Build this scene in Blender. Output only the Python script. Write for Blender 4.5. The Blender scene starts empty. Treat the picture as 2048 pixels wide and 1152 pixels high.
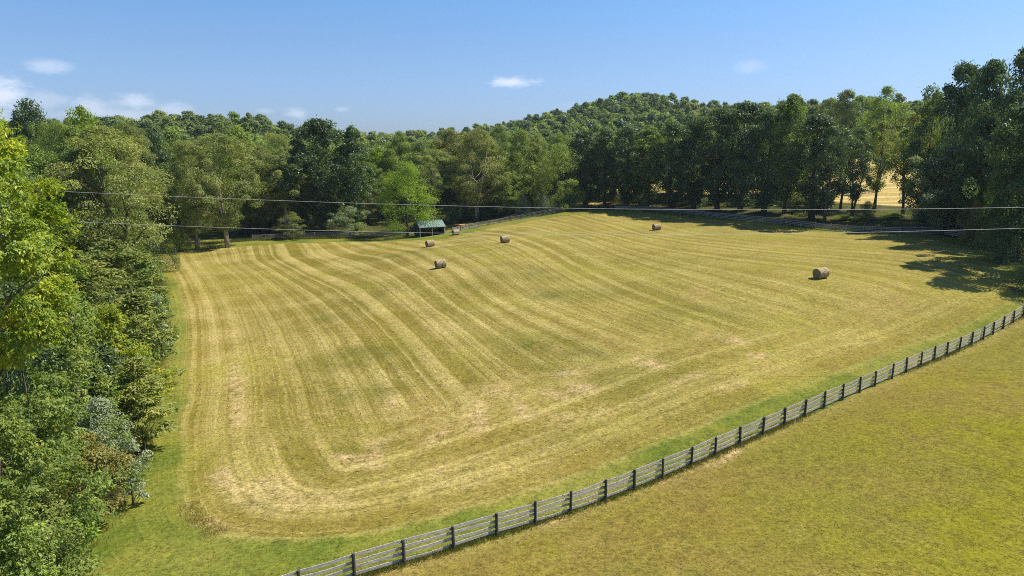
import bpy, math, random
import numpy as np
from mathutils import Vector

PI = math.pi
scn = bpy.context.scene
col = scn.collection

# ------------------------------------------------------------------ camera
F = 1365.0
PITCH = math.radians(11.4)
CZ = 22.0
CAM = np.array([0.0, 0.0, CZ])
fwd = np.array([0, math.cos(PITCH), -math.sin(PITCH)])
upv = np.array([0, math.sin(PITCH), math.cos(PITCH)])
rgt = np.array([1.0, 0, 0])

def ray(px, py):
    return fwd + (px - 1024) / F * rgt - (py - 576) / F * upv
def P(px, py, d):
    return CAM + d * ray(px, py)

cam = bpy.data.cameras.new('camera'); camo = bpy.data.objects.new('camera', cam); col.objects.link(camo)
cam.sensor_width = 36; cam.lens = 36 * F / 2048; cam.clip_start = .1; cam.clip_end = 8000
camo.location = CAM; camo.rotation_euler = (PI / 2 - PITCH, 0, 0)
scn.camera = camo

# ------------------------------------------------------------------ light
SUN_AZ = math.radians(16)      # from +X towards +Y
SUN_EL = math.radians(55)
sd = Vector((math.cos(SUN_EL) * math.cos(SUN_AZ), math.cos(SUN_EL) * math.sin(SUN_AZ), math.sin(SUN_EL)))
sl = bpy.data.lights.new('sun', 'SUN'); sl.energy = 4.6; sl.angle = math.radians(.5); sl.color = (1, .93, .82)
so = bpy.data.objects.new('sun', sl); col.objects.link(so); so.rotation_euler = (-sd).to_track_quat('-Z', 'Y').to_euler()

class NT:
    """short hand for node trees"""
    def __init__(s, tree): s.t = tree; tree.nodes.clear()
    def n(s, typ, **kw):
        nd = s.t.nodes.new(typ)
        for k, v in kw.items():
            if k.startswith('i_'):
                key = k[2:]; key = int(key) if key.isdigit() else key.replace('_', ' ')
                s.put(nd.inputs[key], v)
            else: setattr(nd, k, v)
        return nd
    def put(s, sock, v):
        if isinstance(v, bpy.types.NodeSocket): s.t.links.new(v, sock)
        elif isinstance(v, bpy.types.Node): s.t.links.new(v.outputs[0], sock)
        else: sock.default_value = v
    def m(s, op, a, b=None, c=None, clamp=False):
        nd = s.t.nodes.new('ShaderNodeMath'); nd.operation = op; nd.use_clamp = clamp
        for i, v in enumerate((a, b, c)):
            if v is not None: s.put(nd.inputs[i], v)
        return nd.outputs[0]
    def vm(s, op, a, b=None):
        nd = s.t.nodes.new('ShaderNodeVectorMath'); nd.operation = op
        s.put(nd.inputs[0], a)
        if b is not None:
            s.put(nd.inputs[3 if op == 'SCALE' else 1], b)
        return nd.outputs['Value'] if op in ('DOT_PRODUCT', 'LENGTH') else nd.outputs[0]
    def ss(s, v, lo, hi, a=0.0, b=1.0):
        nd = s.t.nodes.new('ShaderNodeMapRange'); nd.interpolation_type = 'SMOOTHSTEP'
        for k, x in zip(('Value', 'From Min', 'From Max', 'To Min', 'To Max'), (v, lo, hi, a, b)): s.put(nd.inputs[k], x)
        return nd.outputs[0]
    def mix(s, f, a, b, mode='MIX'):
        nd = s.t.nodes.new('ShaderNodeMix'); nd.data_type = 'RGBA'; nd.blend_type = mode
        s.put(nd.inputs['Factor'], f)
        for k, v in ((6, a), (7, b)):
            if isinstance(v, (tuple, list)): v = (*v, 1)[:4]
            s.put(nd.inputs[k], v)
        return nd.outputs[2]
    def noise(s, vec, scale, detail=2, rough=.5, dist=0, dim='3D', out=0):
        nd = s.t.nodes.new('ShaderNodeTexNoise'); nd.noise_dimensions = dim
        if vec is not None: s.put(nd.inputs['W' if dim == '1D' else 'Vector'], vec)
        nd.inputs['Scale'].default_value = scale; nd.inputs['Detail'].default_value = detail
        nd.inputs['Roughness'].default_value = rough; nd.inputs['Distortion'].default_value = dist
        return nd.outputs[out]
    def attr(s, name):
        return s.n('ShaderNodeAttribute', attribute_name=name).outputs['Fac']

# sky with a few small clouds
w = bpy.data.worlds.new('World'); scn.world = w; w.use_nodes = True
t = NT(w.node_tree)
sky = t.n('ShaderNodeTexSky', sky_type='NISHITA', sun_disc=False, sun_elevation=SUN_EL, sun_rotation=PI / 2 - SUN_AZ,
          altitude=250, air_density=1.0, dust_density=1.1, ozone_density=3.0)
geo = t.n('ShaderNodeTexCoord').outputs['Generated']
sx = t.n('ShaderNodeSeparateXYZ', i_0=geo)
az = t.m('ARCTAN2', sx.outputs[0], sx.outputs[1]); el = t.m('ARCSINE', sx.outputs[2])
nz = t.noise(t.vm('MULTIPLY', geo, (1, 1, 2.2)), 30, 8, .7)
nz2 = t.noise(t.vm('MULTIPLY', geo, (1, 1, 2.6)), 9, 4, .55)
nzz = t.m('SUBTRACT', t.m('ADD', t.m('MULTIPLY', nz, .9), t.m('MULTIPLY', nz2, .5)), .7)
total = None
# px, py, half width, half height, strength
for (px, py, wx, wy, st) in [(1018, 165, 62, 15, .8), (100, 134, 42, 14, .42), (-20, 190, 66, 50, .9), (80, 205, 60, 26, .34),
                             (185, 220, 50, 26, .5), (270, 205, 52, 20, .55), (350, 222, 50, 20, .42), (250, 232, 190, 22, .42),
                             (596, 226, 30, 13, .5), (530, 222, 24, 10, .3), (684, 218, 20, 7, .28), (1500, 134, 40, 16, .22), (1180, 215, 60, 12, .2)]:
    d = ray(px, py); d = d / np.linalg.norm(d)
    a0, e0 = math.atan2(d[0], d[1]), math.asin(d[2])
    da = t.m('DIVIDE', t.m('SUBTRACT', az, a0), wx / F / math.cos(e0)); de = t.m('DIVIDE', t.m('SUBTRACT', el, e0), wy / F)
    q = t.m('ADD', t.m('MULTIPLY', da, da), t.m('MULTIPLY', de, de))
    base = t.m('SUBTRACT', 1.0, t.m('SQRT', q))
    v = t.ss(t.m('ADD', base, t.m('MULTIPLY', nzz, 1.9)), .0, 1.0, 0, st)
    v = t.m('MULTIPLY', v, t.ss(q, 2.2, .5, 0, .7))
    total = v if total is None else t.m('MAXIMUM', total, v)
tint = t.mix(t.ss(el, .125, .21), t.mix(t.ss(el, .045, .13), (.70, .84, 1.19), (.74, .89, 1.14)), (.69, .96, 1.20))
skyc = t.mix(1.0, sky.outputs[0], tint, 'MULTIPLY')
cl = t.mix(total, skyc, (8.3, 8.6, 9.4))
bg = t.n('ShaderNodeBackground', i_Color=cl, i_Strength=.08)
t.n('ShaderNodeOutputWorld', i_Surface=bg.outputs[0])

scn.view_settings.view_transform = 'Standard'; scn.view_settings.look = 'None'
scn.view_settings.exposure = 0.72; scn.view_settings.gamma = 1
scn.cycles.use_denoising = False
scn.cycles.pixel_filter_type = 'BLACKMAN_HARRIS'; scn.cycles.filter_width = 1.0
scn.cycles.max_bounces = 5; scn.cycles.diffuse_bounces = 3; scn.cycles.glossy_bounces = 2
scn.cycles.transmission_bounces = 4; scn.cycles.volume_bounces = 0; scn.cycles.transparent_max_bounces = 4

# ------------------------------------------------------------------ mesh helpers
def link(o, parent=None):
    col.objects.link(o)
    if parent is not None: o.parent = parent
    return o
def mesh(name, V, faces, mats, mat_idx=None, smooth=False, fattr=None):
    """faces: list of (k x n) int arrays; fattr: dict name -> per face floats"""
    V = np.asarray(V, np.float32)
    me = bpy.data.meshes.new(name)
    me.vertices.add(len(V)); me.vertices.foreach_set('co', V.ravel())
    faces = [np.asarray(f, np.int32) for f in faces if len(f)]
    loops = np.concatenate([f.ravel() for f in faces]); tot = np.concatenate([np.full(len(f), f.shape[1], np.int32) for f in faces])
    me.loops.add(len(loops)); me.loops.foreach_set('vertex_index', loops)
    me.polygons.add(len(tot)); st = np.zeros(len(tot), np.int32); st[1:] = np.cumsum(tot)[:-1]
    me.polygons.foreach_set('loop_start', st); me.polygons.foreach_set('loop_total', tot)
    for m in (mats if isinstance(mats, (list, tuple)) else [mats]): me.materials.append(m)
    if mat_idx is not None: me.polygons.foreach_set('material_index', np.asarray(mat_idx, np.int32))
    me.polygons.foreach_set('use_smooth', np.full(len(tot), smooth, bool))
    for k, v in (fattr or {}).items():
        a = me.attributes.new(k, 'FLOAT', 'FACE'); a.data.foreach_set('value', np.asarray(v, np.float32))
    me.update(calc_edges=True)
    return me
def obj(name, me, parent=None): return link(bpy.data.objects.new(name, me), parent)
def empty(name, loc, rz=0):
    o = link(bpy.data.objects.new(name, None)); o.location = loc; o.rotation_euler = (0, 0, rz); o.empty_display_size = .3
    return o
def tag(o, label, cat=None, group=None, kind=None):
    if label: o['label'] = label
    if cat: o['category'] = cat
    if group: o['group'] = group
    if kind: o['kind'] = kind
    return o

class MB:
    """collects shapes into one mesh"""
    def __init__(s): s.V = []; s.F = {}; s.n = 0; s.mi = {}
    def add(s, V, faces, mi=0):
        for f in faces:
            f = tuple(i + s.n for i in f); s.F.setdefault(len(f), []).append(f); s.mi.setdefault(len(f), []).append(mi)
        s.V.extend([tuple(v) for v in V]); s.n += len(V)
    def box(s, c, size, rz=0, mi=0, tilt=None):
        V = []
        for x in (-.5, .5):
            for y in (-.5, .5):
                for z in (-.5, .5):
                    p = Vector((x * size[0], y * size[1], z * size[2]))
                    V.append((c[0] + p.x * math.cos(rz) - p.y * math.sin(rz), c[1] + p.x * math.sin(rz) + p.y * math.cos(rz), c[2] + p.z))
        s.add(V, [(0, 1, 3, 2), (4, 6, 7, 5), (0, 4, 5, 1), (2, 3, 7, 6), (0, 2, 6, 4), (1, 5, 7, 3)], mi)
    def hexa(s, V, mi=0):   # 8 corners: 4 bottom ccw, 4 top ccw
        s.add(V, [(3, 2, 1, 0), (4, 5, 6, 7), (0, 1, 5, 4), (1, 2, 6, 5), (2, 3, 7, 6), (3, 0, 4, 7)], mi)
    def tube(s, pts, rad, k=7, mi=0, cap=True):
        pts = [np.array(p, float) for p in pts]
        if not hasattr(rad, '__len__'): rad = [rad] * len(pts)
        V = []; ref = None
        for i, p in enumerate(pts):
            d = pts[min(i + 1, len(pts) - 1)] - pts[max(i - 1, 0)]; d = d / (np.linalg.norm(d) + 1e-9)
            if ref is None:
                ref = np.array([1.0, 0, 0]) if abs(d[0]) < .8 else np.array([0, 1.0, 0])
            a = np.cross(d, ref); a /= np.linalg.norm(a) + 1e-9; b = np.cross(d, a); ref = np.cross(a, d)
            for j in range(k):
                th = 2 * PI * j / k
                V.append(p + rad[i] * (a * math.cos(th) + b * math.sin(th)))
        fs = []
        for i in range(len(pts) - 1):
            for j in range(k):
                fs.append((i * k + j, i * k + (j + 1) % k, (i + 1) * k + (j + 1) % k, (i + 1) * k + j))
        if cap:
            fs.append(tuple(range(k - 1, -1, -1))); fs.append(tuple((len(pts) - 1) * k + j for j in range(k)))
        s.add(V, fs, mi)
    def me(s, name, mats, smooth=False):
        ks = list(s.F)
        mi = sum((s.mi[k] for k in ks), [])
        return mesh(name, np.array(s.V), [np.array(s.F[k]) for k in ks], mats, mi, smooth)
    def build(s, name, mats, parent=None, smooth=False): return obj(name, s.me(name, mats, smooth), parent)

# ------------------------------------------------------------------ terrain height
def fence_d(px): return 1911.0 / (54 - .0244 * (px - 850))
NEAR_POSTS = [(488, 1176), (597.6, 1160), (709.5, 1148), (809.3, 1134), (908, 1100), (994, 1068.4), (1071, 1047), (1141.5, 1025), (1211.5, 1002), (1268.5, 982), (1325, 961),
              (1382, 938), (1430, 916), (1479.7, 893.5), (1525, 871), (1569, 850.9), (1609, 834), (1648, 817.5), (1685, 803), (1719, 789), (1749, 779),
              (1783, 764), (1812, 749), (1841, 735), (1868.6, 722), (1894, 711), (1918, 700), (1942.5, 689.5), (1966, 679), (1986, 670),
              (2005.5, 661), (2025.6, 651), (2045.4, 641.5), (2063, 633), (2080, 625)]
NEAR_POSTS[0] = (488, 1205); NEAR_POSTS[1] = (597.6, 1186); NEAR_POSTS[2] = (709.5, 1163)
ctrl = [P(px, py, fence_d(px)) for px, py in NEAR_POSTS[::2]]
bales_px = [(881, 536.5, 106, 17), (860, 493.6, 139, 22), (1010, 485.6, 130, 18), (1313, 460.5, 148, 27), (911, 470, 170, 30), (1641, 557.4, 89, 46)]
ctrl += [P(a, b, c) for a, b, c, _ in bales_px]
for px, py, drop in [(375, 1030, 22), (300, 1152, 22), (370, 760, 22), (370, 620, 22.4), (330, 510, 22.8), (600, 480, 22.4), (470, 484, 22.6), (710, 470, 22.3),
                     (855, 473, 21.5), (950, 452, 20.1), (1040, 436, 18.5), (1110, 424, 17.1), (1280, 418, 16), (1450, 432, 15.8), (1600, 450, 15.9),
                     (1700, 459, 15.9), (1850, 463, 15.2), (1950, 500, 15.5), (2040, 590, 16.4), (2048, 1152, 19.3), (1500, 1152, 20), (1000, 1180, 20.5), (2048, 800, 18.4),
                     (700, 800, 21.6), (560, 900, 21.6), (900, 700, 20.3), (1120, 690, 19.6), (1300, 600, 18.2), (1100, 560, 18.8), (560, 620, 22), (700, 560, 21.2), (1350, 740, 19.4), (1480, 520, 16.9)]:
    r = ray(px, py); ctrl.append(CAM + r * (drop / -r[2]))
for x, y, z in [(-60, 60, -22), (-100, 100, -22), (-150, 180, -21), (-120, 250, -19), (0, 260, -18), (-150, 400, 1), (-174, 400, 2), (-250, 420, -1), (-230, 330, -9),
                (-94, 450, -17), (-23, 500, -9), (30, 530, 6.5), (71, 550, 20), (109, 560, 27), (154, 560, 16.5), (192, 550, 9), (171, 350, 6), (300, 480, 8),
                (36, 250, -12.4), (100, 270, -7), (61, 162, -14.2), (90, 160, -13.6), (80, 210, -10), (155, 270, -4), (170, 200, -9), (250, 300, 0), (150, 120, -14), (120, 80, -15), (60, 400, -4), (110, 430, 4),
                (0, 380, -10), (-50, 330, -14), (0, -40, -21), (60, -40, -18), (-60, -40, -23), (-150, 0, -22), (200, 0, -15), (0, 900, -10), (200, 900, -10), (-300, 800, -15),
                (500, 600, 0), (600, 100, -10), (-600, 100, -15), (-600, 600, -10), (0, 2500, -30), (-2500, 0, -30), (2500, 0, -30), (-2500, 2500, -30), (2500, 2500, -30), (0, -800, -30)]:
    ctrl.append(np.array([x, y, z + CZ]))
ctrl = np.array(ctrl)
MQ = 14.0
def mq(a, b): return np.sqrt(((a[:, None, :] - b[None, :, :]) ** 2).sum(-1) + MQ * MQ)
A = mq(ctrl[:, :2], ctrl[:, :2]); n0 = len(ctrl)
M_ = np.zeros((n0 + 1, n0 + 1)); M_[:n0, :n0] = A - np.eye(n0) * 1.2; M_[:n0, n0] = 1; M_[n0, :n0] = 1
TW = np.linalg.solve(M_, np.append(ctrl[:, 2], 0))
def H(xy):
    xy = np.atleast_2d(np.asarray(xy, float)); out = np.empty(len(xy))
    for i in range(0, len(xy), 20000):
        out[i:i + 20000] = mq(xy[i:i + 20000], ctrl[:, :2]) @ TW[:-1] + TW[-1]
    x, y = xy[:, 0], xy[:, 1]
    return out + .06 * np.sin(x * .21 + 1.3 * np.sin(y * .13)) + .05 * np.sin(y * .27 + x * .09)
def h(x, y): return float(H([[x, y]])[0])
def G(px, py, dmax=900):
    """where the ray through a pixel of the photo meets the ground"""
    r = ray(px, py); ds = np.concatenate([np.linspace(10, 260, 1200), np.linspace(261, dmax, 400)])
    pts = CAM + ds[:, None] * r; below = pts[:, 2] < H(pts[:, :2])
    i = int(np.argmax(below)) if below.any() else len(ds) - 1
    if i == 0: return pts[0]
    a, b = ds[i - 1], ds[i]
    for _ in range(12):
        c = (a + b) / 2; q = CAM + c * r
        if q[2] < h(q[0], q[1]): b = c
        else: a = c
    q = CAM + b * r; q[2] = h(q[0], q[1]); return q
def D(px, d):
    """ground point in the column px at depth d (solved along the vertical through the column)"""
    y = d; x = (px - 1024) / F * d; z = h(x, y)
    for _ in range(4):
        # depth along axis = y*cos + (CZ - z)*sin
        y = (d - (CZ - z) * math.sin(PITCH)) / math.cos(PITCH); z = h(x, y)
    return np.array([x, y, z])
def proj(p):
    q = np.asarray(p, float) - CAM; d = q @ fwd
    return 1024 + F * (q @ rgt) / d, 576 - F * (q @ upv) / d, d
def gpoly(pp): return np.array([G(*q) for q in pp])

def sdist(pts, poly, closed=True):
    """signed distance to a polygon (positive inside) or plain distance to a polyline"""
    pts = pts[:, :2]; poly = np.asarray(poly)[:, :2]; nseg = len(poly) if closed else len(poly) - 1
    best = np.full(len(pts), 1e9); ins = np.zeros(len(pts), bool)
    for i in range(nseg):
        a, b = poly[i], poly[(i + 1) % len(poly)]; ab = b - a
        tt = np.clip(((pts - a) @ ab) / (ab @ ab + 1e-9), 0, 1); q = a + tt[:, None] * ab
        best = np.minimum(best, ((pts - q) ** 2).sum(1))
        if closed:
            c = (a[1] > pts[:, 1]) != (b[1] > pts[:, 1])
            with np.errstate(divide='ignore', invalid='ignore'):
                xi = (b[0] - a[0]) * (pts[:, 1] - a[1]) / (b[1] - a[1] + 1e-12) + a[0]
            ins ^= c & (pts[:, 0] < xi)
    best = np.sqrt(best)
    return np.where(ins, best, -best) if closed else best

# mown swaths, traced
edge_px = [(320, 509), (345, 540), (366, 590), (376, 650), (376, 720), (372, 800), (368, 880), (369, 960), (378, 1010), (398, 1043), (440, 1064), (520, 1076), (620, 1078),
           (720, 1065), (850, 1038), (1000, 995), (1150, 948), (1300, 893), (1500, 808), (1700, 733), (1850, 680), (1950, 640), (2005, 612), (2048, 590)]
edge = gpoly(edge_px)
swl = [
    [(320, 509), (345, 540), (366, 590), (376, 650), (376, 720), (372, 800), (368, 880), (369, 960)],
    [(376, 517), (401, 567), (427, 608), (432, 638), (440, 694), (442, 750), (440, 806), (424, 860), (427, 919)],
    [(406, 518), (449, 560), (486, 619), (501, 675), (516, 724), (522, 765), (512, 840), (510, 900)],
    [(423, 520), (479, 556), (524, 616), (557, 679), (576, 739), (591, 798), (608, 850), (630, 896)],
    [(487, 522), (531, 545), (580, 578), (628, 619), (673, 664), (703, 709), (740, 757), (767, 787), (785, 813)],
    [(543, 522), (617, 560), (673, 586), (729, 630), (785, 683), (841, 739), (897, 802)],
    [(640, 505), (781, 552), (841, 600), (897, 650), (953, 709), (983, 761)],
    [(781, 511), (822, 552), (882, 600), (953, 641), (1046, 706), (1124, 755)],
    [(860, 500), (900, 515), (975, 559), (1049, 608), (1124, 642), (1236, 686), (1329, 709)],
    [(940, 470), (1012, 488), (1124, 548), (1184, 582), (1273, 622), (1400, 662), (1460, 675)],
    [(1049, 462), (1161, 500), (1273, 544), (1385, 592), (1497, 630), (1600, 655)],
    [(1086, 452), (1236, 496), (1385, 533), (1534, 568), (1639, 596), (1750, 620)],
    [(1161, 462), (1348, 500), (1534, 522), (1660, 537), (1800, 552)],
    [(1300, 470), (1500, 492), (1700, 510), (1850, 522)]]
swl = [gpoly(q) for q in swl]
def dens(pl, step=3.0):
    out = []
    for a, b in zip(pl[:-1], pl[1:]):
        k = max(1, int(np.linalg.norm(b - a) / step)); out += [a + (b - a) * i / k for i in range(k)]
    return np.array(out + [pl[-1]])
sv, sp, cur = [], [], 0.0
for i, pl in enumerate(swl):
    q = dens(pl, 5.0)
    if i: cur += float(np.median(sdist(q, swl[i - 1], False)))
    sp.append(q[:, :2]); sv.append(np.full(len(q), cur))
sp = np.concatenate(sp); sv = np.concatenate(sv)
ks = np.sqrt(((sp[:, None] - sp[None]) ** 2).sum(-1) + 25.0); ns = len(sp)
M2 = np.zeros((ns + 3, ns + 3)); M2[:ns, :ns] = ks - np.eye(ns) * 9.0
M2[:ns, ns] = 1; M2[:ns, ns + 1:] = sp; M2[ns, :ns] = 1; M2[ns + 1:, :ns] = sp.T
SW = np.linalg.solve(M2, np.concatenate([sv, [0, 0, 0]]))
def swath(xy):
    out = np.empty(len(xy))
    for i in range(0, len(xy), 10000):
        q = xy[i:i + 10000]
        out[i:i + 10000] = np.sqrt(((q[:, None] - sp[None]) ** 2).sum(-1) + 25.0) @ SW[:ns] + SW[ns] + q @ SW[ns + 1:]
    return out

hay_poly = np.concatenate([edge, gpoly([(2030, 560), (1990, 530), (1950, 500), (1850, 474), (1700, 468), (1500, 446), (1300, 427), (1150, 429), (1050, 444), (960, 461), (890, 478),
                                        (800, 482), (680, 484), (560, 488), (480, 494), (400, 500)])])
field_poly = np.concatenate([gpoly([(300, 505), (308, 600), (312, 700), (272, 790), (262, 900), (205, 1010)]), np.array([[-24, 25, 0], [-26, -60, 0], [170, -60, 0], [165, 85, 0], [84, 88, 0.]]),
                             gpoly([(2040, 545), (1960, 490), (1850, 466), (1700, 458), (1600, 449), (1450, 431), (1280, 417), (1110, 423), (1040, 435), (950, 451), (890, 462), (810, 469),
                                    (700, 466), (600, 470), (500, 473), (330, 487)])])
near_fence = np.array([P(px, py, fence_d(px)) for px, py in NEAR_POSTS])
e0 = near_fence[0] - (near_fence[1] - near_fence[0]) * 12; e1 = near_fence[-1] + (near_fence[-1] - near_fence[-2]) * 20
lawn_poly = np.concatenate([[e0], near_fence, [e1], np.array([[170, -60, 0], [-60, -60, 0.]])])
tawny_poly = np.array([(12, 205), (50, 192), (78, 178), (98, 158), (118, 148), (180, 150), (260, 240), (225, 276), (100, 288), (40, 275)], float)

def axis(lo, hi, step, far_lo, far_hi, g=1.12):
    a = list(np.arange(lo, hi + step, step)); s = step
    while a[-1] < far_hi: s *= g; a.append(a[-1] + s)
    s = step; b = []
    x = lo
    while x > far_lo: s *= g; x -= s; b.append(x)
    return np.array(b[::-1] + a)
gx = axis(-72, 100, .75, -3000, 3000); gy = axis(24, 205, .75, -900, 3500)
XX, YY = np.meshgrid(gx, gy); GP = np.stack([XX.ravel(), YY.ravel()], 1); GZ = H(GP)
nx, ny = len(gx), len(gy)
idx = np.arange(nx * ny).reshape(ny, nx)
quads = np.stack([idx[:-1, :-1], idx[:-1, 1:], idx[1:, 1:], idx[1:, :-1]], -1).reshape(-1, 4)
swi = np.clip(swath(GP), -60, 250)
d_edge = sdist(GP, edge, False); hay = sdist(GP, hay_poly); swe = np.where(hay > 0, d_edge, -d_edge)
d_head = sdist(GP, edge[10:], False)
lawn = sdist(GP, lawn_poly); field = sdist(GP, field_poly); taw = sdist(GP, tawny_poly)
def blobs(lst):
    out = np.zeros(len(GP))
    for px, py, rx, ry, s, rot in lst:
        c = G(px, py); q = GP - c[:2]; a = math.radians(rot)
        u = q[:, 0] * math.cos(a) + q[:, 1] * math.sin(a); v = -q[:, 0] * math.sin(a) + q[:, 1] * math.cos(a)
        out = np.maximum(out, s * np.exp(-((u / rx) ** 2 + (v / ry) ** 2) ** 1.5))
    return out
def strokes(lst):
    out = np.zeros(len(GP))
    for x1, y1, x2, y2, wd, st in lst:
        out = np.maximum(out, st * np.exp(-(sdist(GP, np.array([G(x1, y1), G(x2, y2)]), False) / wd) ** 2))
    return out
bare = strokes([(466, 728, 474, 790, .5, .9), (473, 790, 478, 850, .5, .9), (439, 945, 465, 979, .7, 1), (525, 960, 585, 996, .6, .6), (585, 996, 680, 1003, .7, .55), (679, 911, 757, 934, .5, .95), (750, 889, 750, 915, .6, .7),
                (952, 806, 954, 856, .8, .8), (862, 881, 896, 855, .5, .7), (1035, 810, 1050, 836, .6, .75), (990, 782, 1010, 786, 1.1, .5), (776, 795, 784, 814, .5, .8), (1288, 725, 1312, 730, .9, 1), (1463, 680, 1478, 683, .8, 1),
                (1268, 716, 1274, 717, .5, .8), (1152, 773, 1170, 779, .9, .9), (1120, 750, 1165, 742, .8, .55), (1100, 784, 1125, 795, .9, .6), (1510, 713, 1530, 710, .7, .8), (1345, 765, 1407, 745, .45, .5), (1437, 779, 1490, 765, .5, .45),
                (1120, 835, 1200, 822, 1.2, .4), (1434, 909, 1462, 894, .4, 1), (476, 990, 525, 1016, .5, .4), (400, 1045, 430, 1060, .5, .8), (1424, 929, 1470, 904, .3, 1), (1322, 968, 1332, 962, .2, .8), (1090, 1048, 1135, 1034, .25, .7)])
lush = blobs([(1105, 690, 8, 3.6, 1, -35), (1030, 540, 8, 5, .7, -20), (1140, 588, 7, 4, .9, -20), (945, 570, 5, 3, .6, -20), (712, 715, 4, 7, .7, 110), (725, 790, 2, 4, .7, 100), (850, 500, 8, 4, .6, 0), (640, 640, 3, 6, .4, 110),
              (1280, 745, 7, 3, .55, 10), (1105, 738, 2.5, 1.0, .9, -40), (690, 900, 1.2, .6, .9, 0), (508, 1008, 1.4, .6, .8, 0), (1380, 630, 8, 4, .4, 0), (1180, 870, 5, 2, .4, 20), (1010, 530, 4, 2, .5, 0),
              (2010, 900, 8, 12, .95, 0), (2048, 1090, 8, 8, .9, 0), (1420, 1050, 5, 3, .4, 20), (1700, 830, 6, 3, .4, 20), (1960, 770, 7, 4, .6, 20), (1800, 1100, 6, 4, .35, 0)])
gm = mesh('ground', np.column_stack([GP, GZ]), [quads], [], smooth=True)
for k, v in dict(swi=swi, swe=swe, dhead=d_head, hay=hay, lawn=lawn, field=field, taw=taw, bare=bare, lush=lush, head=np.interp(GP[:, 0], [-10, 18, 32, 55, 75], [15, 14, 9, 5, 4]) - d_head, amp=np.interp(GP[:, 0], [-45, -15, 20, 60], [1, .95, .68, .6])).items():
    a = gm.attributes.new(k, 'FLOAT', 'POINT'); a.data.foreach_set('value', v.astype(np.float32))

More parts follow.
